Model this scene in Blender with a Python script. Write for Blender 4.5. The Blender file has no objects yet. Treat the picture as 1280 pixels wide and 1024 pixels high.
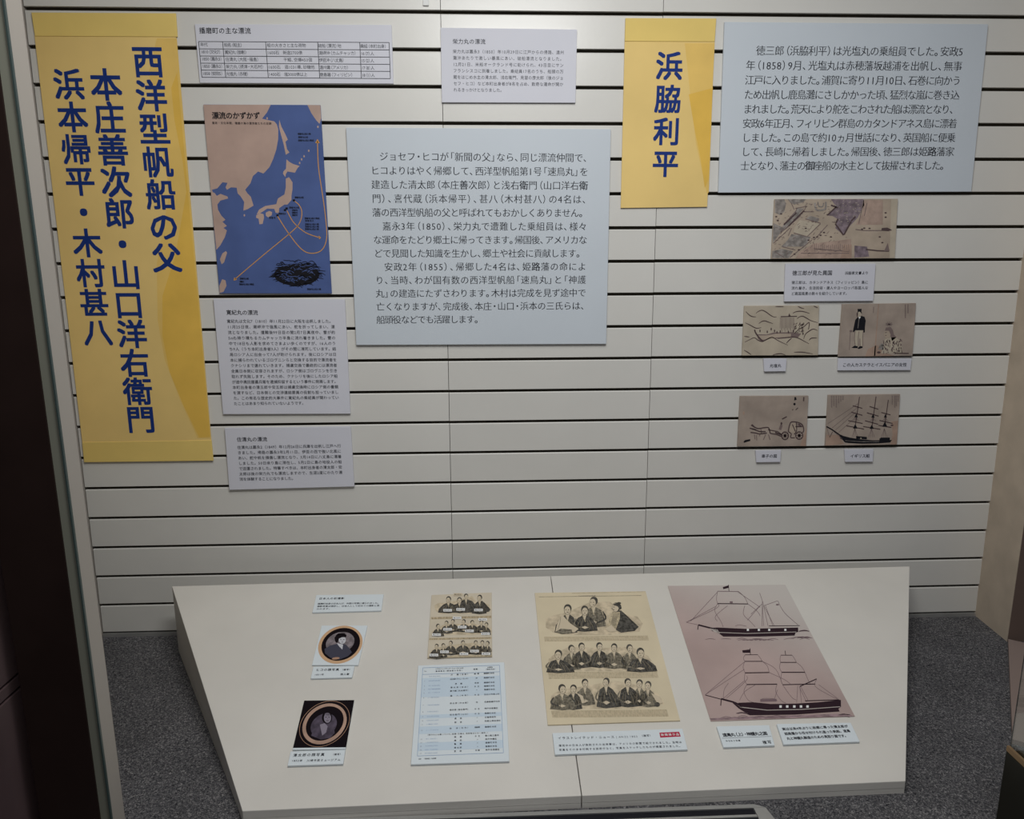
import bpy, math, random
import numpy as np
from mathutils import Matrix, Vector

random.seed(7)
SC = bpy.context.scene
COL = SC.collection

# ------------------------------------------------------------------ camera
F_PX, PITCH, YAW, ROLL = 925.0, 0.204896, -0.040851, 0.004058
S = 0.0915 / 0.075
Z0 = 1.43418 * S                       # height of the top visible groove above the carpet
CAM = np.array([0.0, -1.72609 * S, -0.511743 * S + Z0])


def rot(p, y, r):
    cy, sy, cp, sp, cr, sr = math.cos(y), math.sin(y), math.cos(p), math.sin(p), math.cos(r), math.sin(r)
    return (np.array([[cy, -sy, 0], [sy, cy, 0], [0, 0, 1]]) @ np.array([[1, 0, 0], [0, cp, sp], [0, -sp, cp]])
            @ np.array([[cr, 0, sr], [0, 1, 0], [-sr, 0, cr]]))


R = rot(PITCH, YAW, ROLL)
cd = bpy.data.cameras.new('camera')
cam = bpy.data.objects.new('camera', cd)
COL.objects.link(cam)
cd.sensor_width = 36
cd.lens = 36 * F_PX / 1280
cd.clip_start = 0.02
M = Matrix.Identity(4)
for i in range(3):
    M[i][0], M[i][1], M[i][2], M[i][3] = R[i][0], R[i][2], -R[i][1], CAM[i]
cam.matrix_world = M
SC.camera = cam

# ------------------------------------------------------------------ light and exposure
SC.view_settings.view_transform = 'Standard'
SC.view_settings.look = 'None'
SC.view_settings.gamma = 1
SC.view_settings.use_curve_mapping = False
SC.view_settings.exposure = 0.18
world = bpy.data.worlds.new('world')
SC.world = world
world.use_nodes = True
bg = world.node_tree.nodes['Background']
bg.inputs[0].default_value = (0.80, 0.84, 0.95, 1)
bg.inputs[1].default_value = 0.13


def area(name, loc, target, sx, sy, power, color):
    d = bpy.data.lights.new(name, 'AREA')
    d.shape = 'RECTANGLE'
    d.size, d.size_y, d.energy, d.color = sx, sy, power, color
    o = bpy.data.objects.new(name, d)
    COL.objects.link(o)
    o.location = loc
    o.rotation_euler = (Vector(target) - Vector(loc)).to_track_quat('-Z', 'Y').to_euler()
    return o


area('case_tube_light', (0.14, -1.38, 2.16), (0.14, -0.15, 0.9), 0.62, 0.14, 11.0, (0.985, 0.99, 0.98))
area('room_fill_light', (0.1, -1.55, 3.0), (0.1, -0.35, 0.3), 1.8, 0.9, 25, (0.99, 0.985, 0.98))  # unseen fill added overhead to lift the platform and even out the wall

# ------------------------------------------------------------------ materials
MATS = {}


def mat(name, rgb, rough=0.7, noise=0.0, nscale=8.0, bump=0.0, bscale=200.0, spec=0.15, metal=0.0, rgb2=None, stretch=None, trans=None):
    if name in MATS:
        return MATS[name]
    m = bpy.data.materials.new(name)
    m.use_nodes = True
    nt = m.node_tree
    b = nt.nodes['Principled BSDF']
    b.inputs['Base Color'].default_value = (*rgb, 1)
    b.inputs['Roughness'].default_value = rough
    b.inputs['Specular IOR Level'].default_value = spec
    b.inputs['Metallic'].default_value = metal
    tc = nt.nodes.new('ShaderNodeTexCoord')
    src = tc.outputs['Object']
    if stretch:
        mp = nt.nodes.new('ShaderNodeMapping')
        mp.inputs['Scale'].default_value = stretch
        nt.links.new(src, mp.inputs[0])
        src = mp.outputs[0]
    if noise:
        n = nt.nodes.new('ShaderNodeTexNoise')
        n.inputs['Scale'].default_value = nscale
        n.inputs['Detail'].default_value = 5
        r = nt.nodes.new('ShaderNodeValToRGB')
        lo = rgb2 if rgb2 else tuple(c * (1 - noise) for c in rgb)
        hi = rgb if rgb2 else tuple(min(1, c * (1 + noise)) for c in rgb)
        r.color_ramp.elements[0].position = 0.35
        r.color_ramp.elements[1].position = 0.65
        r.color_ramp.elements[0].color = (*lo, 1)
        r.color_ramp.elements[1].color = (*hi, 1)
        nt.links.new(src, n.inputs['Vector'])
        nt.links.new(n.outputs['Fac'], r.inputs[0])
        nt.links.new(r.outputs[0], b.inputs['Base Color'])
    if bump:
        n2 = nt.nodes.new('ShaderNodeTexNoise')
        n2.inputs['Scale'].default_value = bscale
        n2.inputs['Detail'].default_value = 3
        bp = nt.nodes.new('ShaderNodeBump')
        bp.inputs['Strength'].default_value = bump
        bp.inputs['Distance'].default_value = 0.004
        nt.links.new(src, n2.inputs['Vector'])
        nt.links.new(n2.outputs['Fac'], bp.inputs['Height'])
        nt.links.new(bp.outputs[0], b.inputs['Normal'])
    if trans is not None:
        b.inputs['Transmission Weight'].default_value = trans
    MATS[name] = m
    return m


SLAT = mat('slat_laminate', (0.655, 0.643, 0.60), 0.30, noise=0.035, nscale=3, spec=0.45, bump=0.03, bscale=90)
GROOVE = mat('groove_dark', (0.10, 0.085, 0.06), 0.8)
ALU = mat('aluminium', (0.55, 0.55, 0.53), 0.35, metal=0.7, noise=0.05, nscale=20)
PLAT = mat('platform_laminate', (0.66, 0.635, 0.58), 0.5, noise=0.03, nscale=5, spec=0.3, bump=0.04, bscale=120)
BEIGE = mat('beige_side_wall', (0.50, 0.42, 0.33), 0.6, noise=0.07, nscale=14)
BOARD_W = mat('foam_board_white', (0.64, 0.645, 0.70), 0.55, noise=0.015, nscale=6)
BOARD_B = mat('foam_board_pale_blue', (0.57, 0.62, 0.665), 0.5, noise=0.02, nscale=3, spec=0.35)
BOARD_T = mat('caption_board_cool_white', (0.68, 0.74, 0.765), 0.5, noise=0.01, nscale=6)
YEL = mat('banner_yellow', (0.79, 0.575, 0.215), 0.6, noise=0.05, nscale=5)
YEL_S = mat('banner_strip_yellow', (0.77, 0.575, 0.18), 0.6, noise=0.04, nscale=7)
YEL_D = mat('banner_gold_wave', (0.76, 0.48, 0.09), 0.6, noise=0.06, nscale=9)
YEL_M = mat('banner_gold_wash', (0.78, 0.53, 0.15), 0.6, noise=0.06, nscale=9)
NAVY = mat('navy_ink', (0.010, 0.035, 0.19), 0.6)
INK = mat('black_ink', (0.03, 0.032, 0.04), 0.6)
INK_G = mat('grey_ink', (0.10, 0.105, 0.12), 0.6)
BLUEL = mat('blue_rule', (0.22, 0.33, 0.50), 0.6)
BLUEB = mat('blue_band', (0.56, 0.665, 0.75), 0.55)
RED = mat('red_tag', (0.45, 0.012, 0.05), 0.5)
WHITE = mat('white_print', (0.78, 0.78, 0.76), 0.5)
SEA = mat('map_sea', (0.078, 0.12, 0.29), 0.45, noise=0.08, nscale=12)
LAND = mat('map_land', (0.46, 0.33, 0.275), 0.5, noise=0.07, nscale=14)
ORANGE = mat('map_route', (0.60, 0.30, 0.08), 0.5)
BLACK = mat('black_print', (0.012, 0.012, 0.016), 0.5)
NEWS = mat('aged_newsprint', (0.66, 0.57, 0.40), 0.7, noise=0.05, nscale=9)
NEWS_S = mat('aged_newsprint_small', (0.60, 0.53, 0.41), 0.7, noise=0.05, nscale=12)
NTXT = mat('newsprint_text_block', (0.42, 0.34, 0.22), 0.7, noise=0.3, nscale=400, stretch=(1, 0.15, 1))
NSHADE = mat('engraving_shade', (0.47, 0.395, 0.265), 0.7, noise=0.25, nscale=150)
NFAINT = mat('engraving_vignette', (0.56, 0.47, 0.33), 0.7, noise=0.22, nscale=60)
NDARK = mat('engraving_dark', (0.075, 0.07, 0.06), 0.7, noise=0.55, nscale=140)
NMID = mat('engraving_mid', (0.18, 0.16, 0.12), 0.7, noise=0.5, nscale=160)
NSKIN = mat('engraving_light', (0.60, 0.51, 0.37), 0.7)
NFOLD = mat('engraving_fold', (0.20, 0.17, 0.12), 0.7)
SHIPP = mat('ship_drawing_paper', (0.44, 0.33, 0.31), 0.65, noise=0.20, nscale=7, rgb2=(0.37, 0.26, 0.255))
def gradient_paper(name, lo, hi, nx, ny, off, width):
    m = mat(name, lo, 0.65, noise=0.10, nscale=5)
    nt = m.node_tree
    b = nt.nodes['Principled BSDF']
    base = b.inputs['Base Color'].links[0].from_socket
    tc = nt.nodes['Texture Coordinate']
    dp = nt.nodes.new('ShaderNodeVectorMath')
    dp.operation = 'DOT_PRODUCT'
    dp.inputs[1].default_value = (nx, ny, 0)
    nt.links.new(tc.outputs['Object'], dp.inputs[0])
    mr = nt.nodes.new('ShaderNodeMapRange')
    mr.interpolation_type = 'SMOOTHSTEP'
    mr.inputs['From Min'].default_value = off - width
    mr.inputs['From Max'].default_value = off + width
    nt.links.new(dp.outputs['Value'], mr.inputs['Value'])
    mx = nt.nodes.new('ShaderNodeMixRGB')
    mx.inputs[2].default_value = (*hi, 1)
    nt.links.new(mr.outputs[0], mx.inputs[0])
    nt.links.new(base, mx.inputs[1])
    nt.links.new(mx.outputs[0], b.inputs['Base Color'])
    return m


SHIPP2 = gradient_paper('ship_paper_faded', (0.43, 0.325, 0.30), (0.57, 0.53, 0.49), 0.62, 0.78, 0.09, 0.20)
SHIPP_G = mat('ship_paper_grey', (0.50, 0.45, 0.41), 0.65, noise=0.08, nscale=6)
SHIPP_D = mat('ship_water_wash', (0.30, 0.21, 0.22), 0.7, noise=0.3, nscale=60)
SHIPINK = mat('ship_ink', (0.028, 0.013, 0.019), 0.6)
SHIPLINE = mat('ship_rigging_ink', (0.19, 0.13, 0.14), 0.6)
OLD = mat('old_paper_tan', (0.42, 0.345, 0.27), 0.65, noise=0.13, nscale=16)
OLD_L = mat('old_paper_light', (0.47, 0.41, 0.32), 0.65, noise=0.10, nscale=18)
OLD_P = mat('old_paper_pinkish', (0.37, 0.305, 0.255), 0.65, noise=0.15, nscale=14)
OLD_R = mat('old_paper_rust', (0.385, 0.272, 0.21), 0.65, noise=0.15, nscale=20)
HGREY = mat('harbour_grey', (0.26, 0.235, 0.215), 0.65, noise=0.35, nscale=70)
HPURP = mat('harbour_purple', (0.21, 0.165, 0.185), 0.65, noise=0.35, nscale=70)
HPINK = mat('harbour_pink', (0.40, 0.295, 0.24), 0.65, noise=0.15, nscale=40)
SEPIA = mat('sepia_ink', (0.09, 0.06, 0.06), 0.6)
SEPIA_M = mat('sepia_mid_ink', (0.20, 0.15, 0.14), 0.6)
PORT_BG = mat('portrait_dark', (0.009, 0.006, 0.008), 0.75, spec=0.05)
PORT_GL = mat('portrait_glow', (0.20, 0.17, 0.18), 0.5, noise=0.4, nscale=60)
PORT_GL2 = mat('portrait_purple_glow', (0.075, 0.06, 0.085), 0.5, noise=0.4, nscale=60)
PORT_CL = mat('portrait_clothes', (0.055, 0.055, 0.08), 0.5)
PORT_FC = mat('portrait_face', (0.55, 0.55, 0.58), 0.5)
PORT_FC2 = mat('portrait_face_dim', (0.25, 0.22, 0.27), 0.5)
OVAL = mat('oval_frame_tan', (0.60, 0.38, 0.22), 0.45)
OVAL3 = mat('oval_ring_pinkish', (0.43, 0.28, 0.21), 0.45, noise=0.15, nscale=30)
OVAL2 = mat('oval_frame_brown', (0.40, 0.24, 0.16), 0.45)
BROWN = mat('dark_brown_panel', (0.022, 0.013, 0.011), 0.45, noise=0.1, nscale=10)
BROWN2 = mat('brown_purple_panel', (0.085, 0.056, 0.058), 0.4, noise=0.08, nscale=6)
GREYGR = mat('grey_green_frame', (0.22, 0.225, 0.18), 0.45)
TRIM = mat('pinkish_beige_trim', (0.42, 0.385, 0.34), 0.5)
TEAL = mat('glass_edge_teal', (0.045, 0.07, 0.066), 0.3, spec=0.4)
POST = mat('brown_post', (0.15, 0.105, 0.085), 0.5)
SILL = mat('sill_brown', (0.26, 0.20, 0.175), 0.5)
BRONZE = mat('bronze_edge', (0.30, 0.20, 0.11), 0.35, metal=0.5)
DARKP = mat('black_plinth', (0.020, 0.019, 0.014), 0.4)
CEIL = mat('ceiling_white', (0.7, 0.7, 0.68), 0.7)


def carpet():
    m = bpy.data.materials.new('carpet_loop')
    m.use_nodes = True
    nt = m.node_tree
    b = nt.nodes['Principled BSDF']
    b.inputs['Roughness'].default_value = 0.95
    b.inputs['Specular IOR Level'].default_value = 0.1
    tc = nt.nodes.new('ShaderNodeTexCoord')
    n1 = nt.nodes.new('ShaderNodeTexNoise')
    n1.inputs['Scale'].default_value = 200
    n1.inputs['Detail'].default_value = 4
    n1.inputs['Roughness'].default_value = 0.8
    n1.inputs['Distortion'].default_value = 1.2
    r = nt.nodes.new('ShaderNodeValToRGB')
    e = r.color_ramp.elements
    e[0].position, e[0].color = 0.36, (0.022, 0.022, 0.029, 1)
    e[1].position, e[1].color = 0.66, (0.50, 0.48, 0.47, 1)
    k = e.new(0.52)
    k.color = (0.145, 0.143, 0.15, 1)
    n2 = nt.nodes.new('ShaderNodeTexNoise')
    n2.inputs['Scale'].default_value = 7
    mx = nt.nodes.new('ShaderNodeMixRGB')
    mx.blend_type = 'MULTIPLY'
    mx.inputs[0].default_value = 0.5
    bp = nt.nodes.new('ShaderNodeBump')
    bp.inputs['Strength'].default_value = 0.8
    bp.inputs['Distance'].default_value = 0.004
    L = nt.links.new
    L(tc.outputs['Object'], n1.inputs['Vector'])
    L(tc.outputs['Object'], n2.inputs['Vector'])
    L(n1.outputs['Fac'], r.inputs[0])
    L(r.outputs[0], mx.inputs[1])
    L(n2.outputs['Fac'], mx.inputs[2])
    L(mx.outputs[0], b.inputs['Base Color'])
    L(n1.outputs['Fac'], bp.inputs['Height'])
    L(bp.outputs[0], b.inputs['Normal'])
    return m


CARPET = carpet()


def glass():
    m = bpy.data.materials.new('clear_glass')
    m.use_nodes = True
    b = m.node_tree.nodes['Principled BSDF']
    b.inputs['Base Color'].default_value = (0.86, 0.95, 0.95, 1)
    b.inputs['Roughness'].default_value = 0.02
    b.inputs['Transmission Weight'].default_value = 1
    b.inputs['IOR'].default_value = 1.45
    return m


GLASS = glass()

# ------------------------------------------------------------------ mesh helpers


def link(name, verts, faces, mats, midx=None, parent=None):
    me = bpy.data.meshes.new(name)
    me.from_pydata([tuple(v) for v in verts], [], faces)
    for m in (mats if isinstance(mats, (list, tuple)) else [mats]):
        me.materials.append(m)
    if midx:
        me.polygons.foreach_set('material_index', midx)
    me.validate()
    me.update()
    o = bpy.data.objects.new(name, me)
    COL.objects.link(o)
    if parent:
        o.parent = parent
        o.matrix_parent_inverse = parent.matrix_world.inverted()
    return o


def tag(o, label=None, cat=None, group=None, kind=None):
    for k, v in (('label', label), ('category', cat), ('group', group), ('kind', kind)):
        if v:
            o[k] = v
    return o


def empty(name, loc):
    o = bpy.data.objects.new(name, None)
    COL.objects.link(o)
    o.location = loc
    o.matrix_world = Matrix.Translation(loc)
    return o


BOXF = [(0, 3, 2, 1), (4, 5, 6, 7), (0, 1, 5, 4), (1, 2, 6, 5), (2, 3, 7, 6), (3, 0, 4, 7)]


def prism(name, poly, z0, z1, m, parent=None, bevel=0.0):
    """vertical prism over a counter-clockwise plan polygon"""
    n = len(poly)
    vs = [(x, y, z0) for x, y in poly] + [(x, y, z1) for x, y in poly]
    fs = [tuple(range(n - 1, -1, -1)), tuple(range(n, 2 * n))] + [(i, (i + 1) % n, n + (i + 1) % n, n + i) for i in range(n)]
    o = link(name, vs, fs, m, parent=parent)
    if bevel:
        b = o.modifiers.new('bevel', 'BEVEL')
        b.width, b.segments = bevel, 2
    return o


def box(name, x0, x1, y0, y1, z0, z1, m, parent=None, bevel=0.0):
    return prism(name, [(x0, y0), (x1, y0), (x1, y1), (x0, y1)], z0, z1, m, parent, bevel)


# ------------------------------------------------------------------ survey: sight lines onto real planes
def ray(x, y):
    return R @ np.array([(x - 640) / F_PX, 1, -(y - 512) / F_PX])


class Plane:
    def __init__(self, o, n):
        self.o = np.array(o, float)
        n = np.array(n, float)
        self.n = n / np.linalg.norm(n)

    def at(self, x, y, h=0.0):
        d = ray(x, y)
        t = ((self.o + self.n * h - CAM) @ self.n) / (d @ self.n)
        return CAM + d * t


WALL = Plane((0, 0, 0), (0, -1, 0))
FLOOR = Plane((0, 0, 0), (0, 0, 1))
P_TL = np.array([-0.8935, -0.0975, 0.2037])
P_BL = np.array([-0.4935, -0.7878, 0.0308])
P_BR = np.array([0.8878, -0.7643, 0.0303])
nn = np.cross(P_BR - P_TL, P_BL - P_TL)
nn = nn if nn[2] > 0 else -nn
TABLE = Plane(P_TL, nn)

# ================================================================== STRUCTURE
XL, XA, XB, XR = -1.1557, -0.0961, 0.4896, 1.5571
PIT = 0.0915
floor = link('floor', [(-3.2, 0.03, 0), (2.8, 0.03, 0), (2.8, -3.2, 0), (-3.2, -3.2, 0), (-3.2, 0.03, -0.03), (2.8, 0.03, -0.03), (2.8, -3.2, -0.03), (-3.2, -3.2, -0.03)],
             [(0, 3, 2, 1), (4, 5, 6, 7), (0, 1, 5, 4), (1, 2, 6, 5), (2, 3, 7, 6), (3, 0, 4, 7)], CARPET)
tag(floor, kind='structure')

wall_back = box('wall_back', XL - 0.004, XR + 0.02, 0.018, 0.034, 0.0, 2.42, GROOVE)
tag(wall_back, kind='structure')


def slat_mesh(w):
    # cross section (y, z) of one slat: flat face, square lower edge, bevelled upper lip, hidden tongue behind
    h = PIT - 0.0087
    sec = [(0.0, 0.0004), (0.0020, h - 0.0024), (0.0042, h), (0.0100, h), (0.0100, h - 0.012), (0.0178, h - 0.012), (0.0178, 0.010), (0.0090, 0.010), (0.0090, 0.0), (0.0004, 0.0)]
    n = len(sec)
    vs = [(-w / 2, y, z) for y, z in sec] + [(w / 2, y, z) for y, z in sec]
    fs = [tuple(range(n)), tuple(range(2 * n - 1, n - 1, -1))] + [(i, n + i, n + (i + 1) % n, (i + 1) % n) for i in range(n)]
    me = bpy.data.meshes.new('slat')
    me.from_pydata(vs, [], fs)
    me.materials.append(SLAT)
    me.update()
    return me


for x0, x1 in ((XL, XA), (XA, XB), (XB, XR)):
    w = x1 - x0 - 0.0016
    me = slat_mesh(w)
    off = random.uniform(-0.0005, 0.0005)
    for i in range(-4, 19):
        zc = Z0 - (i + 1) * PIT + 0.0043          # lower edge of this slat (groove centre + half groove)
        o = bpy.data.objects.new('slat', me)
        COL.objects.link(o)
        o.parent = wall_back
        o.location = ((x0 + x1) / 2, random.uniform(-0.0003, 0.0003), zc + off)
box('base_rail', XL, XR, -0.004, 0.016, 0.0, 0.0098, ALU, wall_back)

wall_right = prism('wall_right', [(1.558, 0.03), (1.5445, -0.161), (1.5645, -0.162), (1.5785, 0.03)], 0.0, 2.42, BEIGE)
tag(wall_right, kind='structure')
wall_left = prism('wall_left', [(-1.158, 0.03), (-1.19, 0.03), (-0.86, -0.60), (-0.829, -0.60), (-1.158, -0.002)], 0.0, 2.42, TRIM)
tag(wall_left, kind='structure')
ceiling = box('ceiling', -1.25, 1.75, -0.80, 0.03, 2.42, 2.44, CEIL)
tag(ceiling, kind='structure')

# right-hand jamb and glass of the angled side
trim_1 = prism('trim_1', [(1.5445, -0.163), (2.60, -0.163), (2.60, -0.05), (1.580, -0.05), (1.566, -0.161)], 0.0, 2.42, POST)
tag(trim_1, kind='structure')
dg = np.array([1.215 - 1.540, -0.630 + 0.165])
dg /= np.linalg.norm(dg)
nr = np.array([-dg[1], dg[0]])
if nr[0] < 0:
    nr = -nr
a, b_ = np.array([1.542, -0.168]), np.array([1.232, -0.615])
trim_2 = prism('trim_2', [tuple(a), tuple(b_), tuple(b_ + nr * 0.07), tuple(a + nr * 0.07)], 0.0, 0.012, SILL)
tag(trim_2, kind='structure')

# left-hand front jamb, seen as four upright bands
def band(name, xa, xb, ya, depth, m, z1=2.42):
    """upright member whose front face spans two sight lines measured near the foot of the picture"""
    A = Plane((0, ya, 0), (0, -1, 0))
    x0, x1 = A.at(xa, 1000)[0], A.at(xb, 1000)[0]
    return box(name, x0, x1, ya, ya + depth, 0.0, z1, m)


jy = -0.86
tag(band('trim_3', 133, 136, jy + 0.012, 0.047, TRIM), kind='structure')
tag(band('trim_4', 122, 134.3, jy + 0.002, 0.004, GREYGR), kind='structure')
tag(band('window_1', 134.4, 136.2, jy - 0.002, 0.005, TEAL), kind='structure')
tag(band('trim_5', 47, 121.5, jy - 0.002, 0.004, BROWN), kind='structure')
tag(box('trim_6', -3.2, -0.83, -0.80, -0.78, 0.0, 2.42, BROWN2), kind='structure')

# ================================================================== DISPLAY PLATFORM
TRp = TABLE.at(1137, 708)
sb, sf = TABLE.at(688, 718.5), TABLE.at(727, 994)
# put the seam on the front edge line
t = ((P_BR - P_BL)[:2] @ (sf - P_BL)[:2]) / ((P_BR - P_BL)[:2] @ (P_BR - P_BL)[:2])
sf = P_BL + (P_BR - P_BL) * t
t = ((TRp - P_TL)[:2] @ (sb - P_TL)[:2]) / ((TRp - P_TL)[:2] @ (TRp - P_TL)[:2])
sb = P_TL + (TRp - P_TL) * t
plat = empty('display_platform', (0.1, -0.4, 0))
tag(plat, 'low sloping off-white display platform on the carpet, wider at the back', 'platform')


def section(tl, tr, br, bl):
    th = 0.018                                    # top board thickness along z
    q = [tl, tr, br, bl]
    e = np.array([0, 0, 1.0])
    vs = [p for p in q] + [p - e * th for p in q]
    top = link('top_board', vs, [(3, 2, 1, 0), (4, 5, 6, 7), (0, 1, 5, 4), (1, 2, 6, 5), (2, 3, 7, 6), (3, 0, 4, 7)], PLAT, parent=plat)
    bv = top.modifiers.new('bevel', 'BEVEL')
    bv.width, bv.segments = 0.0012, 2
    c = sum(q) / 4
    q2 = [p + (c - p) * 0.0008 for p in q]
    vs = [np.array([p[0], p[1], p[2] - th]) for p in q2] + [np.array([p[0], p[1], 0.0005]) for p in q2]
    link('base_carcass', vs, [(3, 2, 1, 0), (4, 5, 6, 7), (0, 1, 5, 4), (1, 2, 6, 5), (2, 3, 7, 6), (3, 0, 4, 7)], PLAT, parent=plat)


ex = np.array([0.0009, 0, 0])
section(P_TL, sb - ex, sf - ex, P_BL)
section(sb + ex, TRp, P_BR, sf + ex)

# metal track in the carpet before the platform
track = empty('floor_track', (0.02, -0.84, 0))
tag(track, 'slotted aluminium track lying on the carpet before the platform', 'track')
tx0, tx1, ty0 = -0.55, 0.556, -0.781
link('frame', *(lambda v, f: (v, f))([(tx0, ty0 - 0.004, .004), (tx1, ty0 - 0.004, .004), (tx1 + .02, ty0 - 0.014, .004), (tx0, ty0 - 0.014, .004),
                                      (tx0, ty0 - 0.004, 0), (tx1, ty0 - 0.004, 0), (tx1 + .02, ty0 - 0.014, 0), (tx0, ty0 - 0.014, 0)],
                                     [(3, 2, 1, 0), (4, 5, 6, 7), (0, 1, 5, 4), (1, 2, 6, 5), (2, 3, 7, 6), (3, 0, 4, 7)]), ALU, parent=track)
yy = ty0 - 0.014
for k in range(3):
    box('slot', tx0, tx1 - 0.006, yy - 0.018, yy - 0.0005, 0.0004, 0.0015, BLACK, track)
    box('bar', tx0, tx1 - 0.006, yy - 0.025, yy - 0.0185, 0.0004, 0.004, ALU, track)
    yy -= 0.0255
prism('end_bar', [(tx1 - 0.005, yy), (tx1 + 0.035, yy), (tx1 + 0.02, ty0 - 0.0145), (tx1 - 0.005, ty0 - 0.0145)], 0.0004, 0.004, ALU, track)

# neighbouring dark cabinet at the lower left, outside the case
cab = empty('dark_cabinet', (-1.25, -1.3, 0))
tag(cab, 'dark brown panelled cabinet beyond the left jamb', 'cabinet')
A1 = Plane((0, -0.80, 0), (0, -1, 0)).at(26, 838)
cx = A1[0] + 0.004
zs = A1[2]
box('upper_panel', cx - 0.5, cx, -1.70, -0.812, zs + 0.003, 2.28, BROWN2, cab, 0.002)
box('rail', cx - 0.5, cx, -1.70, -0.812, zs - 0.024, zs - 0.001, BROWN2, cab, 0.002)
box('lower_panel', cx - 0.5, cx, -1.70, -0.812, 0.05, zs - 0.028, BROWN2, cab, 0.002)
box('carcass', cx - 0.5, cx - 0.008, -1.68, -0.82, 0.0, 2.27, BLACK, cab)

# black plinth with bronze rim and glass at the lower right
hz = 0.17
PZ = Plane((0, 0, hz), (0, 0, 1))
pA, pB = PZ.at(1258.5, 932), PZ.at(1285, 957)
pl = empty('glass_case_plinth', (pA[0] + 0.15, pA[1] - 0.1, 0))
tag(pl, 'black plinth with bronze rim and glass pane in the bottom right corner', 'plinth')
dirp = (pB - pA)
dirp /= np.linalg.norm(dirp)
pB = pA + dirp * 0.45
foot = FLOOR.at(1251, 1022)
prism('body', [(pA[0], pA[1]), (pB[0], pB[1]), (pB[0] + 0.3, pB[1]), (pA[0] + 0.3, pA[1])], 0.0, hz - 0.012, DARKP, pl, 0.001)
nrp = np.array([-dirp[1], dirp[0]])
nrp = nrp if nrp[0] > 0 else -nrp
off = nrp * 0.006
prism('rim', [(pA[0], pA[1]), (pB[0], pB[1]), (pB[0] + off[0], pB[1] + off[1]), (pA[0] + off[0], pA[1] + off[1])], hz - 0.011, hz, BRONZE, pl)
g0, g1 = nrp * 0.007, nrp * 0.012
prism('glass_pane', [(pA[0] + g0[0], pA[1] + g0[1]), (pB[0] + g0[0], pB[1] + g0[1]), (pB[0] + g1[0], pB[1] + g1[1]), (pA[0] + g1[0], pA[1] + g1[1])], hz - 0.011, 0.62, GLASS, pl)
box('screw', pA[0] + 0.03, pA[0] + 0.034, pA[1] - 0.08, pA[1] - 0.076, hz - 0.06, hz - 0.056, BLACK, pl)

# ================================================================== SHEETS AND PRINT
INKS = []


class Sheet:
    def __init__(self, name, label, cat, plane, corners, thick, m, group=None, gap=0.0004):
        self.plane, self.h = plane, thick + gap
        c = [plane.at(x, y, self.h) for x, y in corners]      # TL TR BR BL
        bk = [p - plane.n * thick for p in c]
        org = Vector(sum(c) / 4)
        vs = [Vector(p) - org for p in bk + c]
        o = link(name, vs, [(0, 1, 2, 3), (7, 6, 5, 4), (0, 4, 5, 1), (1, 5, 6, 2), (2, 6, 7, 3), (3, 7, 4, 0)], m)
        o.location = org
        o.matrix_world = Matrix.Translation(org)
        if thick > 0.003:
            b = o.modifiers.new('bevel', 'BEVEL')
            b.width, b.segments = 0.0006, 1
        tag(o, label, cat, group)
        self.o = o


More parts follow.
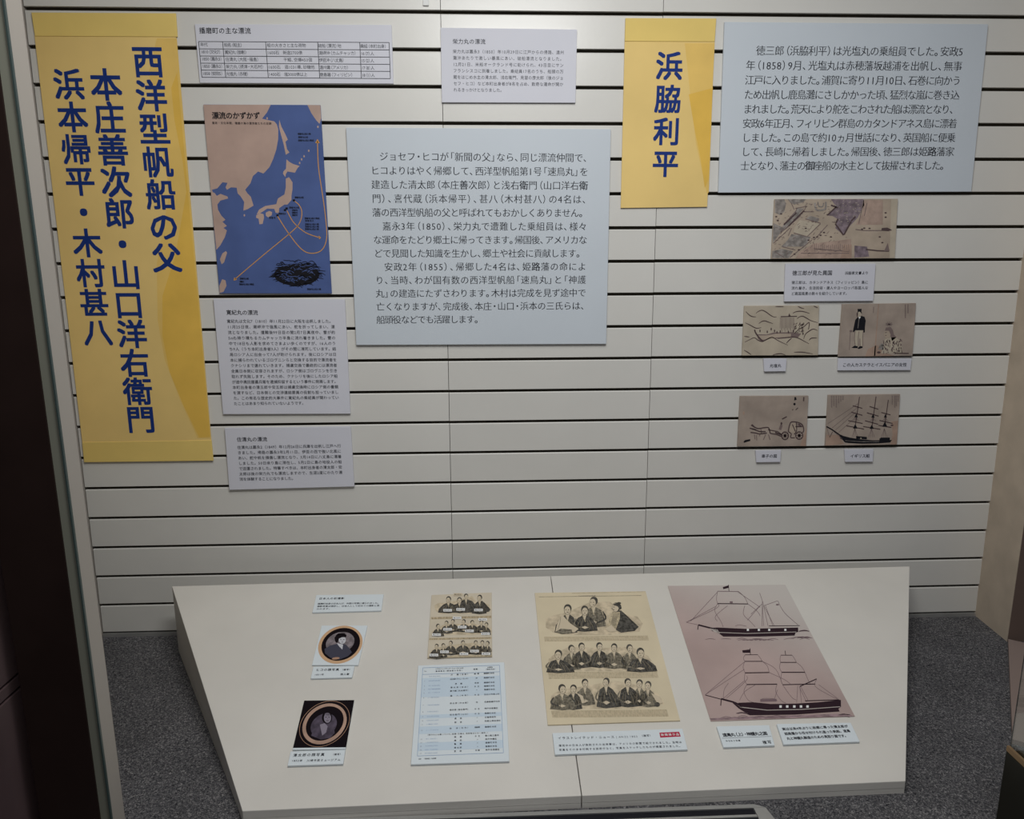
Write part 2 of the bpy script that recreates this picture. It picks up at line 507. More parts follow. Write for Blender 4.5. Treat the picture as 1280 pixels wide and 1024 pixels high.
class Ink:
    """flat print lying on a sheet; Z = (x0, y0, scale) of the measuring frame"""

    def __init__(self, sheet, name, Z=(0, 0, 1)):
        self.s, self.name, self.Z = sheet, name, Z
        self.v, self.f, self.mi, self.mats, self.txt, self.lv = [], [], [], [], [], 0
        self.stuff = False
        self.wk = 1.45 if name == 'picture' else (1.1 if name == 'ship_lines' else 1.0)
        INKS.append(self)

    def px(self, p):
        x0, y0, k = self.Z
        return (x0 + p[0] / k, y0 + p[1] / k)

    def W(self, p, lvl):
        x, y = self.px(p)
        return self.s.plane.at(x, y, self.s.h + 0.00015 * (lvl + 1))

    def m(self, m):
        if m not in self.mats:
            self.mats.append(m)
        return self.mats.index(m)

    def poly(self, pts, m, lvl=0):
        n = len(self.v)
        self.v += [self.W(p, lvl) for p in pts]
        self.f.append(tuple(range(n, n + len(pts))))
        self.mi.append(self.m(m))

    def oval(self, cx, cy, rx, ry, m, lvl=0, rot=0.0, n=24, arc=None):
        a0, a1 = arc if arc else (0, 2 * math.pi)
        pts = []
        for i in range(n):
            t = a0 + (a1 - a0) * i / (n if not arc else n - 1)
            x, y = rx * math.cos(t), ry * math.sin(t)
            pts.append((cx + x * math.cos(rot) - y * math.sin(rot), cy + x * math.sin(rot) + y * math.cos(rot)))
        self.poly(pts, m, lvl)

    def line(self, pts, w, m, lvl=1, taper=False):
        n = len(pts)
        w *= self.wk
        A, B = [], []
        for i, (x, y) in enumerate(pts):
            p, q = pts[max(0, i - 1)], pts[min(n - 1, i + 1)]
            dx, dy = q[0] - p[0], q[1] - p[1]
            L = math.hypot(dx, dy) or 1
            ww = w / 2 * ((0.35 + 0.65 * math.sin(math.pi * (i + 0.3) / (n - 0.4))) if taper else 1)
            A.append((x - dy / L * ww, y + dx / L * ww))
            B.append((x + dy / L * ww, y - dx / L * ww))
        k = len(self.v)
        self.v += [self.W(p, lvl) for p in A + B]
        mi = self.m(m)
        for i in range(n - 1):
            self.f.append((k + i, k + i + 1, k + n + i + 1, k + n + i))
            self.mi.append(mi)

    def curve(self, pts, w, m, lvl=1, taper=False, n=5):
        out = []
        P = [pts[0]] + list(pts) + [pts[-1]]
        for i in range(1, len(P) - 2):
            for k in range(n):
                t = k / n
                out.append(tuple(0.5 * (2 * P[i][j] + (P[i + 1][j] - P[i - 1][j]) * t + (2 * P[i - 1][j] - 5 * P[i][j] + 4 * P[i + 1][j] - P[i + 2][j]) * t * t
                                        + (3 * P[i][j] - P[i - 1][j] - 3 * P[i + 1][j] + P[i + 2][j]) * t ** 3) for j in (0, 1)))
        out.append(pts[-1])
        self.line(out, w, m, lvl, taper)

    def rect(self, x0, y0, x1, y1, m, lvl=0):
        self.poly([(x0, y0), (x1, y0), (x1, y1), (x0, y1)], m, lvl)

    # ---- lettering
    def text(self, s, a, b, em=None, m=None, style='r', lvl=2, comp=False, vert=False, W=None):
        self.txt.append((s, a, b, em, m or INK, style, lvl, comp, vert, W))

    def block(self, lines, L0, Ln, R0, Rn, em, fr=None, m=None, style='r', comp=False):
        lvl = 2
        a0, an, b0, bn = (self.W(p, lvl) for p in (L0, Ln, R0, Rn))
        N = len(lines) - 1
        for i, s in enumerate(lines):
            t = i / N if N else 0
            A, B = a0 + (an - a0) * t, b0 + (bn - b0) * t
            f = (fr or {}).get(i, 1)
            self.text(s, None, None, em, m, style, lvl, comp, False, (A, A + (B - A) * f, np.linalg.norm(b0 - a0) / (math.dist(L0, R0))))


KEEP = 1
ASC = {' ': .28, '.': .28, ',': .28, '-': .35, ':': .28}


def adv(c, comp):
    if c == '　':
        return 1.0
    if ord(c) < 128:
        return ASC.get(c, .555 if c.isdigit() else .62)
    if comp and c in '、。（）「」・':
        return 0.62
    return 1.0


def garea(v, f):
    t = 0
    for p in f:
        for i in range(1, len(p) - 1):
            a_, b_2, c_ = v[p[0]], v[p[i]], v[p[i + 1]]
            t += abs((b_2[0] - a_[0]) * (c_[1] - a_[1]) - (b_2[1] - a_[1]) * (c_[0] - a_[0])) / 2
    return t


def finalize():
    need = {}
    for k in INKS:
        for t_ in k.txt:
            for c in t_[0]:
                if c not in ' 　':
                    need[(c, 'm' if t_[5] == 'm' else 'r')] = None
    tmp = []
    for (c, st) in need:
        cu = bpy.data.curves.new('t', 'FONT')
        cu.body = c
        cu.resolution_u = 2
        cu.offset = -0.012 if st == 'm' else 0
        o = bpy.data.objects.new('t', cu)
        COL.objects.link(o)
        tmp.append((c, st, o, cu))
    dgp = bpy.context.evaluated_depsgraph_get()
    for c, st, o, cu in tmp:
        me = bpy.data.meshes.new_from_object(o.evaluated_get(dgp))
        need[(c, st)] = (np.array([(v.co.x, v.co.y) for v in me.vertices]).reshape(-1, 2), [tuple(p.vertices) for p in me.polygons])
        bpy.data.meshes.remove(me)
    chk = [(c, o, cu) for c, st, o, cu in tmp if st == 'm']
    for c, o, cu in chk:
        cu.offset = 0
    dgp = bpy.context.evaluated_depsgraph_get()
    dgp.update()
    for c, o, cu in chk:                      # a glyph whose thinned outline breaks keeps its normal weight
        me = bpy.data.meshes.new_from_object(o.evaluated_get(dgp))
        vv, ff = need[(c, 'm')]
        v0 = np.array([(v.co.x, v.co.y) for v in me.vertices]).reshape(-1, 2)
        if (len(vv) and (np.abs(vv.min(0) - v0.min(0)).max() > .03 or np.abs(vv.max(0) - v0.max(0)).max() > .03)) or garea(vv, ff) < 0.55 * garea(v0, [tuple(p.vertices) for p in me.polygons]) or len(ff) < 0.9 * len(me.polygons):
            need[(c, 'm')] = (v0, [tuple(p.vertices) for p in me.polygons])
        bpy.data.meshes.remove(me)
    for c, st, o, cu in tmp:
        bpy.data.objects.remove(o)
        bpy.data.curves.remove(cu)
    shifts = {'r': [(0, 0)], 's': [(-.014, -.008), (.014, .008)], 'm': [(-.014, 0), (.014, 0)], 'b': [(-.021, -.021), (.021, .021), (-.021, .021), (.021, -.021)],
              'h': [(-.026, -.026), (.026, .026), (-.026, .026), (.026, -.026), (0, 0)]}
    for k in INKS:
        for s, a, b, em, m, st, lvl, comp, vert, Wd in k.txt:
            if Wd:
                A, B, ppx = Wd
            else:
                A, B = k.W(a, lvl), k.W(b, lvl)
                ppx = np.linalg.norm(B - A) / max(1e-9, math.dist(a, b))
            L = np.linalg.norm(B - A)
            d = (B - A) / L
            n = k.s.plane.n
            mi = k.m(m)
            if vert:
                up = -d
                right = np.cross(up, n)
                E = em * ppx if em else L / max(1, len(s) - 1)
                cen = [(A + d * (L * i / max(1, len(s) - 1)), 0.5) for i in range(len(s))]
            else:
                right, up = d, np.cross(n, d)
                ad = [adv(c, comp) for c in s]
                tot = sum(ad)
                E = em * ppx if em else L / tot
                u = L / tot
                cen, acc = [], 0
                for c, q in zip(s, ad):
                    gc = q / 2
                    if q < 1 and ord(c) >= 128:
                        gc = 1 - q / 2 if c in '（「' else (0.5 if c == '・' else q / 2)
                    cen.append((A + d * (acc + q / 2) * u, gc))
                    acc += q
            for c, (P, gx) in zip(s, cen):
                if c in ' 　':
                    continue
                vv, ff = need[(c, 'm' if st == 'm' else 'r')]
                for si, (sx, sy) in enumerate(shifts[st]):
                    base = len(k.v)
                    lift = n * (0.00003 * si)
                    for x, y in vv:
                        k.v.append(P + right * ((x - gx + sx) * E) + up * ((y - 0.36 + sy) * E) + lift)
                    for f in ff:
                        k.f.append(tuple(base + q for q in f))
                        k.mi.append(mi)
        if k.v:
            inv = k.s.o.matrix_world.inverted()
            o = link(k.name, [inv @ Vector(v) for v in k.v], k.f, k.mats, k.mi)
            if k.stuff:
                o['kind'] = 'stuff'
            o.parent = k.s.o


# ------------------------------------------------------------------ yellow banners
s = Sheet('title_banner', 'tall yellow vertical banner with three columns of navy characters', 'banner', WALL,
          [(43, 44), (220, 45.5), (264, 551), (103, 554)], 0.003, YEL, 'yellow name banners')
for nm, q in (('top_strip', [(39, 15.5), (219.5, 16.5), (221.5, 46), (43.5, 45)]), ('bottom_strip', [(102.5, 553), (264, 550.5), (266.5, 576), (105, 578)])):
    t_ = Sheet(nm, None, None, WALL, q, 0.0045, YEL_S)
    t_.o.parent = s.o
    t_.o.matrix_parent_inverse = s.o.matrix_world.inverted()
k = Ink(s, 'gold_wave_print', (0, 0, 1))
k.poly([(221, 48), (196, 48), (186, 90), (196, 150), (205, 200), (212, 240), (196, 330), (197, 400), (206, 450), (225, 500), (247, 548), (263, 548)], YEL_M, 0)
k.poly([(221.5, 90), (214, 110), (218, 150), (228, 200), (233, 240), (219, 320), (203, 370), (203, 420), (212, 465), (230, 508), (249, 547), (263, 546)], YEL_D, 1)
k = Ink(s, 'lettering')
k.text('西洋型帆船の父', (185, 77.5), (208.5, 323), 40.5, NAVY, 'b', 2, vert=True)
k.text('本庄善次郎・山口洋右衛門', (132.5, 106.5), (176, 525), 39, NAVY, 'b', 2, vert=True)
k.text('浜本帰平・木村甚八', (86, 106), (122, 416), 38.5, NAVY, 'b', 2, vert=True)

s = Sheet('title_banner', 'short yellow vertical banner with four navy characters', 'banner', WALL,
          [(781, 51), (893.5, 51.5), (884, 258.5), (776, 260)], 0.003, YEL, 'yellow name banners')
t_ = Sheet('top_strip', None, None, WALL, [(782, 22.5), (895.5, 23), (893.5, 52), (781, 51.5)], 0.0045, YEL_S)
t_.o.parent = s.o
t_.o.matrix_parent_inverse = s.o.matrix_world.inverted()
k = Ink(s, 'gold_wave_print')
k.poly([(893, 54), (856, 54), (862, 110), (870, 180), (884, 243), (886, 240)], YEL_M, 0)
k.poly([(891, 110), (861, 118), (868, 160), (876, 200), (881, 235), (885.5, 225)], YEL_D, 1)
k = Ink(s, 'lettering')
k.text('浜脇利平', (836.7, 83), (831.8, 205), 36.5, NAVY, 'b', 2, vert=True)

# ------------------------------------------------------------------ wall text panels
Z = (235, 20, 4.83)
s = Sheet('text_panel', 'white panel with a small ruled table, beside the top of the tall yellow banner', 'panel', WALL,
          [(243.3, 30), (489.4, 31), (491.8, 104.6), (249.7, 103.6)], 0.005, BOARD_W)
k = Ink(s, 'lettering', Z)
k.stuff = True          # print too small to pick apart
k.text('播磨町の主な漂流', (66, 88), (380, 90), 38, INK, 's')
rows = [['年代', '船名（船主）', '船の大きさと主な荷物', '破船（漂流）地', '乗組（本町出身）'],
        ['1810（文化7）', '寛紀丸（御影）', '1600石　新造2700俵', '潮岬沖（カムチャッカ）', '16（7）人'],
        ['1850（嘉永3）', '住清丸（大阪・福島）', '　　　　干鰯、空樽450個', '伊豆沖（八丈島）', '15（2）人'],
        ['1850（嘉永3）', '栄力丸（摂津・大石村）', '1600石　酒1031樽、砂糖他', '遠州灘（アメリカ）', '17（8）人'],
        ['1858（安政5）', '光塩丸（赤穂）', '1400石　塩3000俵以上', '鹿島灘（フィリピン）', '18（1）人']]
ends = [[118, 330, 712, 925, 1200], [200, 358, 690, 1018, 1122], [208, 430, 750, 945, 1122], [212, 460, 765, 972, 1124], [212, 368, 720, 998, 1126]]
starts = [[74, 218, 476, 786, 1040], [78, 222, 478, 790, 1044], [82, 226, 480, 792, 1046], [86, 228, 484, 794, 1048], [88, 230, 486, 796, 1050]]
ys = [177, 221, 264, 308, 352]
for r_, row in enumerate(rows):
    for c_, tx in enumerate(row):
        dy = (c_ - 2) * 2.5
        k.text(tx, (starts[r_][c_], ys[r_] + dy), (ends[r_][c_], ys[r_] + dy + 1), 24, INK_G, 'r', comp=True)
k2 = Ink(s, 'ruled_lines', Z)
TLq, TRq, BRq, BLq = (64, 154), (1214, 160), (1222, 378), (84, 370)
lerp = lambda a, b, t: (a[0] + (b[0] - a[0]) * t, a[1] + (b[1] - a[1]) * t)
for t in (0, .205, .405, .605, .80, 1):
    k2.line([lerp(TLq, BLq, t), lerp(TRq, BRq, t)], 3.6, INK)
for t in (0, .126, .352, .625, .846, 1):
    k2.line([lerp(TLq, TRq, t), lerp(BLq, BRq, t)], 3.6, INK)

Z = (540, 30, 6.737)
s = Sheet('text_panel', 'small white text panel at the top centre, above the big pale blue panel', 'panel', WALL,
          [(550.7, 34.5), (721.4, 36.8), (719.3, 128.5), (552.3, 128)], 0.005, BOARD_W)
k = Ink(s, 'lettering', Z)
k.text('栄力丸の漂流', (172, 147), (452, 149), 44, INK_G, 's')
k.block(['栄力丸は嘉永3（1850）年10月29日に江戸からの帰路、遠州', '灘沖あたりで激しい暴風にあい、破船漂流となりました。', '12月21日、米船オークランド号に助けられ、43日目にサン',
         'フランシスコに到着しました。乗組員17名のうち、船頭の万', '蔵をはじめ水主の清太郎、浅右衛門、見習の彦太郎（後のジョ', 'セフ・ヒコ）など本町出身者が8名を占め、数奇な運命が開か',
         'れるきっかけとなりました。'], (174, 231), (180, 554), (1113, 240), (1105, 562), 33, {6: .46}, INK_G)

Z = (425, 150, 3.71)
s = Sheet('text_panel', 'large pale blue text panel with thirteen lines in the wall centre', 'panel', WALL,
          [(432.5, 159.4), (763.6, 161.4), (757.8, 430.0), (445.3, 431.4)], 0.007, BOARD_B)
k = Ink(s, 'lettering')
k.block(['　ジョセフ・ヒコが「新聞の父」なら、同じ漂流仲間で、', 'ヒコよりはやく帰郷して、西洋型帆船第1号「速鳥丸」を', '建造した清太郎（本庄善次郎）と浅右衛門（山口洋右衛', '門）、喜代蔵（浜本帰平）、甚八（木村甚八）の4名は、',
         '藩の西洋型帆船の父と呼ばれてもおかしくありません。', '　嘉永3年（1850）、栄力丸で遭難した乗組員は、様々', 'な運命をたどり郷土に帰ってきます。帰国後、アメリカな', 'どで見聞した知識を生かし、郷土や社会に貢献します。',
         '　安政2年（1855）、帰郷した4名は、姫路藩の命によ', 'り、当時、わが国有数の西洋型帆船「速鳥丸」と「神護', '丸」の建造にたずさわります。木村は完成を見ず途中で', '亡くなりますが、完成後、本庄・山口・浜本の三氏らは、',
         '船頭役などでも活躍します。'], (462.5, 195.5), (470.8, 400), (735.8, 197.5), (732, 398.5), 11.6, {4: .985, 7: .975, 12: .49}, INK, 'm', True)

Z = (900, 20, 3.765)
s = Sheet('text_panel', 'large pale blue text panel with nine lines, top right of the wall', 'panel', WALL,
          [(905.8, 27.3), (1235.4, 30.2), (1214.2, 239.6), (898.0, 240.8)], 0.007, BOARD_B)
k = Ink(s, 'lettering', Z)
k.block(['　徳三郎（浜脇利平）は光塩丸の乗組員でした。安政5', '年（1858）9月、光塩丸は赤穂藩坂越浦を出帆し、無事', '江戸に入りました。浦賀に寄り11月10日、石巻に向かう', 'ため出帆し鹿島灘にさしかかった頃、猛烈な嵐に巻き込',
         'まれました。荒天により舵をこわされた船は漂流となり、', '安政6年正月、フィリピン群島のカタンドアネス島に漂着', 'しました。この島で約10ヵ月世話になり、英国船に便乗', 'して、長崎に帰着しました。帰国後、徳三郎は姫路藩家',
         '士となり、藩主の御座船の水主として抜擢されました。'], (126, 163), (97, 706), (1147, 168), (1096, 704), 46, {4: .985, 8: .965}, INK, 'm', True)

Z = (260, 370, 6.4)
s = Sheet('text_panel', 'white text panel with sixteen dense lines, directly under the blue map poster', 'panel', WALL,
          [(266.6, 373.4), (431, 374.3), (438, 517.3), (278.8, 517.9)], 0.006, BOARD_W)
k = Ink(s, 'lettering', Z)
k.text('寛紀丸の漂流', (145, 132), (400, 134), 43, INK, 's')
k.block(['寛紀丸は文化7（1810）年11月22日に大阪を出帆しました。', '11月25日夜、潮岬沖で強風にあい、舵を折ってしまい、漂', '流となりました。遭難後99日目の閏2月7日真夜中、雪が約', '5mも降り積もるカムチャッカ半島に流れ着きました。雪の',
         '中で18日も人影を求めてさまよい歩くのですが、16人のう', 'ち9人（うち本町出身者3人）がその間に凍死しています。結', '局ロシア人に出会って7人が助けられます。後にロシアは日', '本に捕らわれているゴロヴニンらと交換する目的で漂流者を',
         'クナシリまで連れていきます。捕虜交換で最終的には漂流者', '全員日本側に収容されますが、ロシア側はゴロヴニンを引き', '取れず失敗します。そのため、クナシリを後にしたロシア船', 'が途中高田屋嘉兵衛を逮捕抑留するという事件に発展します。',
         '本町出身者の清五郎や安五郎は捕虜交換時にロシア側の書類', 'を渡すなど、日本側との交渉連絡要員の役割も担っていまし', 'た。この有名な歴史的大事件に寛紀丸の乗組員が関わってい', 'たことはあまり知られていないようです。'],
        (150, 203), (206, 862), (1013, 203), (1050, 856), 31, {15: .68, 0: .985}, INK_G, 's')

Z = (275, 525, 7.314)
s = Sheet('text_panel', 'white text panel with seven lines, lowest panel beside the tall yellow banner', 'panel', WALL,
          [(280.7, 535.3), (438.4, 533.5), (442.9, 608.3), (286.6, 612.6)], 0.006, BOARD_W)
k = Ink(s, 'lettering', Z)
k.text('住清丸の漂流', (152, 180), (432, 177), 46, INK, 's')
k.block(['住清丸は嘉永2（1849）年12月26日に兵庫を出帆し江戸へ行', 'きました。帰路の嘉永3年2月11日、伊豆の西で強い北風に', 'あい、舵や帆を損傷し漂流となり、3月14日に八丈島に漂着', 'しました。50日余り島に滞在し、5月2日に島の地役人の船',
         'で送還されました。特筆すべきは、本町出身者の清太郎・安', '太郎は後の栄力丸でも漂流しますので、生涯2度にわたり漂', '流を体験することになりました。'],
        (157, 252), (178, 543), (1106, 238), (1122, 528), 35, {6: .54}, INK_G, 's')

# ------------------------------------------------------------------ map poster
Z = (240, 120, 3.94)
s = Sheet('map_poster', 'blue and tan map poster with orange drift routes, left of the large central panel', 'poster', WALL,
          [(254, 130.6), (400.4, 131.2), (414.6, 366.9), (274.3, 366.9)], 0.005, SEA)
k = Ink(s, 'map_print', Z)
k.poly([(56, 43), (388, 43), (370, 80), (345, 112), (405, 125), (418, 140), (425, 165), (424, 215), (415, 265), (400, 310), (382, 350), (352, 382), (325, 372), (300, 395), (288, 430), (262, 462),
        (272, 478), (290, 497), (303, 540), (275, 557), (253, 565), (257, 522), (240, 495), (225, 480), (220, 452), (192, 450), (172, 462), (165, 450), (175, 428), (150, 425), (125, 455), (98, 462),
        (102, 474), (112, 478), (122, 492), (140, 482), (175, 495), (178, 505), (140, 515), (125, 535), (128, 560), (145, 590), (165, 610), (150, 620), (172, 640), (155, 650), (172, 662), (162, 695), (140, 735), (120, 758), (108, 640), (80, 330)], LAND, 0)
k.poly([(167, 764), (173, 772), (158, 820), (146, 829), (137, 805), (150, 775)], LAND, 0)
k.poly([(135, 935), (148, 903), (165, 908), (170, 935), (155, 965), (136, 970)], LAND, 0)
k.poly([(430, 117), (440, 150), (458, 185), (472, 215), (460, 225), (468, 262), (480, 278), (462, 290), (452, 240), (438, 190), (428, 150)], LAND, 0)
k.poly([(568, 44), (632, 45), (636, 110), (628, 137), (612, 120), (588, 85)], LAND, 0)
k.poly([(465, 312), (480, 325), (498, 335), (530, 345), (520, 355), (507, 378), (470, 372), (462, 385), (460, 400), (448, 383), (450, 372), (463, 358)], LAND, 0)
k.poly([(462, 407), (478, 400), (495, 425), (495, 460), (490, 490), (490, 512), (470, 535), (455, 535), (430, 552), (427, 577), (412, 575), (405, 556), (370, 555), (340, 575), (318, 584), (330, 560), (360, 542),
        (415, 533), (423, 505), (455, 485), (462, 450)], LAND, 0)
k.poly([(363, 575), (380, 566), (395, 572), (392, 588), (375, 598), (364, 590)], LAND, 0)
k.poly([(316, 588), (335, 577), (352, 582), (355, 598), (348, 630), (332, 632), (328, 605), (316, 600)], LAND, 0)
for p in ((530, 330), (540, 312), (552, 297), (575, 270), (258, 588), (620, 152), (370, 110)):
    k.oval(p[0], p[1], 4, 6, LAND, 0, n=8)
k.curve([(502, 515), (528, 538), (541, 572), (532, 620), (495, 665), (350, 785), (212, 902)], 3.8, ORANGE, 1)
k.curve([(468, 565), (500, 622), (558, 672), (628, 698)], 3.8, ORANGE, 1)
k.curve([(420, 590), (478, 680), (540, 755), (590, 775), (640, 758), (663, 700), (658, 600), (642, 480), (623, 350), (618, 222)], 4.0, ORANGE, 1)
k.poly([(618, 212), (629, 232), (607, 232)], ORANGE, 1)
k.poly([(205, 910), (208, 893), (222, 905)], ORANGE, 1)
k.poly([(636, 698), (624, 688), (626, 706)], ORANGE, 1)
for p in ((502, 514), (466, 554), (421, 588), (458, 562)):
    k.rect(p[0] - 6, p[1] - 5, p[0] + 6, p[1] + 5, BLACK, 1)
rr = random.Random(3)
k.oval(516, 880, 112, 55, BLACK, 1)
for i in range(150):
    a_ = rr.uniform(0, 6.283)
    q = math.sqrt(rr.uniform(0.05, 1))
    x, y = 517 + 122 * q * math.cos(a_), 874 + 68 * q * math.sin(a_)
    L = rr.uniform(8, 24)
    c_ = BLACK if (q > .75 or rr.random() < .35) else SEA
    k.curve([(x - L, y + rr.uniform(-5, 5)), (x, y - rr.uniform(2, 9)), (x + L, y + rr.uniform(-5, 8))], 3.2, c_, 2 if c_ is SEA else 3, True, 3)
k = Ink(s, 'lettering', Z)
k.text('漂流のかずかず', (98, 97), (335, 97), 35, BLACK, 'b')
k.text('寛政・文化年間、播磨の海の漂流者たちの足跡', (98, 133), (392, 136), 13, BLACK, 's')
for x0, x1, y0, n_ in ((520, 585, 187, 1), (522, 572, 203, 1), (522, 600, 219, 1), (505, 550, 500, 1), (478, 528, 550, 1), (492, 520, 563, 3), (554, 628, 603, 1), (556, 600, 615, 1), (556, 625, 632, 3), (235, 280, 900, 1), (235, 255, 915, 1), (232, 305, 928, 1), (566, 636, 952, 1), (378, 412, 600, 1), (425, 462, 580, 1)):
    for j in range(n_):
        nn_ = max(3, int((x1 - x0) / 9))
        k.text('漂着地は船の乗組員人島国名'[:nn_], (x0, y0 + 12 * j), (x1, y0 + 12 * j), 10.5, BLACK, 's')

# ------------------------------------------------------------------ pictures at the right of the wall
PG = 'old picture prints at the right of the wall'
Z = (960, 240, 7.31)
s = Sheet('picture_print', 'wide harbour print directly under the right-hand pale blue panel', 'print', WALL,
          [(968.5, 248.9), (1122.6, 248.5), (1118.5, 322.9), (964.1, 323.7)], 0.006, OLD, PG)
k = Ink(s, 'picture', Z)
k.poly([(64, 66), (150, 66), (165, 110), (150, 180), (110, 210), (62, 190)], HGREY, 0)
k.poly([(180, 66), (350, 66), (320, 95), (240, 115), (205, 100)], HGREY, 0)
k.poly([(50, 285), (130, 320), (110, 380), (42, 470)], HGREY, 0)
k.poly([(215, 385), (390, 410), (340, 500), (120, 500), (180, 440)], HGREY, 0)
k.poly([(40, 540), (130, 520), (230, 540), (190, 605), (36, 605)], HGREY, 0)
k.poly([(140, 300), (270, 150), (330, 150), (240, 260), (150, 350), (110, 370)], HGREY, 0)
k.poly([(575, 66), (875, 66), (880, 120), (820, 235), (730, 330), (690, 395), (615, 330), (640, 250), (590, 220), (540, 215), (620, 130)], HPURP, 0)
k.poly([(870, 75), (1050, 75), (1050, 300), (800, 300), (860, 200)], HPINK, 0)
k.poly([(420, 470), (760, 430), (760, 606), (250, 606), (300, 540)], HPINK, 0)
k.poly([(690, 480), (765, 480), (765, 606), (660, 606)], OLD_R, 1)
k.poly([(790, 490), (905, 500), (925, 590), (790, 600)], HPURP, 1)
k.poly([(1125, 66), (1186, 66), (1158, 604), (1112, 604)], OLD_L, 0)
k.poly([(385, 218), (470, 240), (455, 275), (345, 245)], HGREY, 1)
k.poly([(240, 330), (290, 255), (470, 290), (360, 405), (235, 370)], OLD_L, 1)
for a_, b_2 in (((120, 370), (330, 175)), ((150, 290), (250, 180)), ((180, 320), (300, 215)), ((250, 150), (360, 130)), ((330, 180), (420, 180)), ((340, 245), (480, 285)), ((360, 405), (480, 290)), ((235, 375), (360, 410)),
                ((50, 470), (200, 330)), ((200, 600), (400, 440)), ((420, 440), (545, 300)), ((130, 500), (250, 530)), ((300, 560), (740, 560)), ((430, 520), (740, 545)), ((870, 90), (830, 290)), ((905, 100), (880, 220)),
                ((210, 95), (240, 160)), ((60, 545), (150, 600)), ((265, 145), (250, 190)), ((350, 130), (325, 180)), ((130, 340), (115, 385)), ((185, 400), (215, 330))):
    k.line([a_, b_2], 4.5, SEPIA_M, 2)
for a_, b_2 in (((545, 210), (625, 135)), ((615, 290), (690, 395)), ((695, 390), (760, 270)), ((760, 265), (800, 225)), ((620, 285), (640, 245)), ((575, 120), (640, 145)), ((145, 300), (260, 190)), ((190, 310), (330, 170))):
    k.line([a_, b_2], 9, SEPIA, 3)
k.curve([(428, 100), (440, 160), (480, 168), (525, 150), (528, 90)], 11, HGREY, 2)
k.curve([(455, 90), (465, 130), (500, 132), (508, 100)], 7, HGREY, 2)
k.line([(800, 342), (870, 352), (1000, 352), (1130, 350)], 5, SEPIA_M, 2)
k.line([(895, 525), (1000, 537), (1105, 540)], 8, SEPIA, 2)
k.poly([(1040, 330), (1090, 325), (1130, 345), (1100, 358), (1035, 352)], SEPIA, 3)
k.poly([(1095, 465), (1110, 540), (1060, 540)], SEPIA_M, 3)
for x, y in ((345, 332), (370, 440), (282, 528), (242, 568), (575, 410), (1022, 410), (1045, 462), (545, 207), (420, 415), (450, 410), (480, 395), (512, 370), (860, 340), (880, 330), (928, 332), (1075, 230), (1075, 190), (75, 225), (90, 262), (120, 200)):
    k.oval(x, y, 11, 6, SEPIA, 4, n=8)
for i in range(150):
    x, y = rr.uniform(60, 720), rr.uniform(80, 585)
    a_ = rr.choice((.75, .8, .7, -.2, -.1))
    L = rr.uniform(8, 34)
    k.line([(x, y), (x + L * math.cos(a_), y - L * math.sin(a_))], 2.4, SEPIA_M, 2)
for i in range(70):
    x, y = rr.uniform(600, 850), rr.uniform(80, 300)
    if x + y * .9 < 1010:
        k.line([(x, y), (x + rr.uniform(6, 18), y + rr.uniform(-8, 8))], 3, HGREY if i % 2 else OLD_L, 2)
for i in range(18):
    t_2 = i / 17
    k.line([(425 + 310 * t_2, 480 + rr.uniform(-8, 8)), (430 + 310 * t_2, 535 + rr.uniform(-10, 10))], 2.6, SEPIA_M, 2)

s = Sheet('caption_card', 'white caption card with a heading and three lines, below the harbour print', 'card', WALL,
          [(981.9, 329.6), (1094.7, 329.6), (1091.6, 376.3), (980.5, 377)], 0.006, BOARD_W)
k = Ink(s, 'lettering', Z)
k.text('徳三郎が見た異国', (222, 742), (588, 740), 46, INK, 's')
k.text('浜脇家文書より', (702, 742), (918, 740), 30, INK, 's')
k.block(['徳三郎は、カタンドアネス（フィリッピン）島に', '流れ着き、生活民俗・唐人やヨーロッパ各国人な', 'ど異国風景の数々を紹介しています。'], (215, 828), (212, 930), (916, 826), (916, 926), 31, {2: .75}, INK_G, 's')

Z = (925, 380, 13.2)
s = Sheet('picture_print', 'small cream print of a junk among brushed waves', 'print', WALL,
          [(930.6, 382.4), (1024, 381.8), (1022.6, 444.2), (927.7, 444.6)], 0.006, OLD_L, PG)
k = Ink(s, 'picture', Z)
for c_ in ([(95, 125), (150, 180), (200, 208), (265, 213)], [(262, 155), (310, 120), (370, 105), (440, 140), (500, 185), (560, 215), (605, 213)], [(310, 325), (360, 290), (410, 280), (470, 300), (545, 325)], [(85, 312), (160, 345), (240, 390), (290, 402), (350, 390)],
           [(870, 155), (920, 130), (1000, 120), (1080, 135), (1150, 158)], [(940, 245), (985, 212), (1040, 205), (1100, 235), (1170, 275), (1285, 310)], [(955, 38), (1000, 62), (1060, 78)], [(1215, 35), (1285, 65)], [(585, 42), (720, 44)],
           [(70, 535), (110, 540), (155, 545)], [(80, 630), (160, 590), (235, 558), (300, 600), (370, 620), (430, 590), (530, 552), (620, 600), (700, 640), (790, 680)], [(620, 575), (740, 560), (860, 545), (950, 560), (1050, 610), (1140, 658)],
           [(765, 650), (810, 600), (855, 565)], [(1050, 580), (1080, 500), (1140, 450), (1210, 415), (1280, 440)], [(1140, 600), (1180, 565), (1270, 562)], [(65, 762), (130, 800), (185, 838)], [(540, 845), (600, 828), (680, 822), (750, 845)], [(890, 800), (960, 795), (1060, 800), (1200, 825)]):
    k.curve(c_, 11, SEPIA, 1, True)
k.poly([(240, 430), (290, 500), (440, 505), (560, 470), (860, 465), (1010, 490), (960, 550), (640, 575), (500, 560), (420, 610), (350, 620), (300, 580)], SEPIA_M, 0)
k.poly([(300, 520), (430, 520), (600, 490), (840, 490), (840, 540), (600, 555), (420, 590), (360, 590)], OLD, 1)
k.line([(672, 210), (940, 205)], 11, SEPIA, 1)
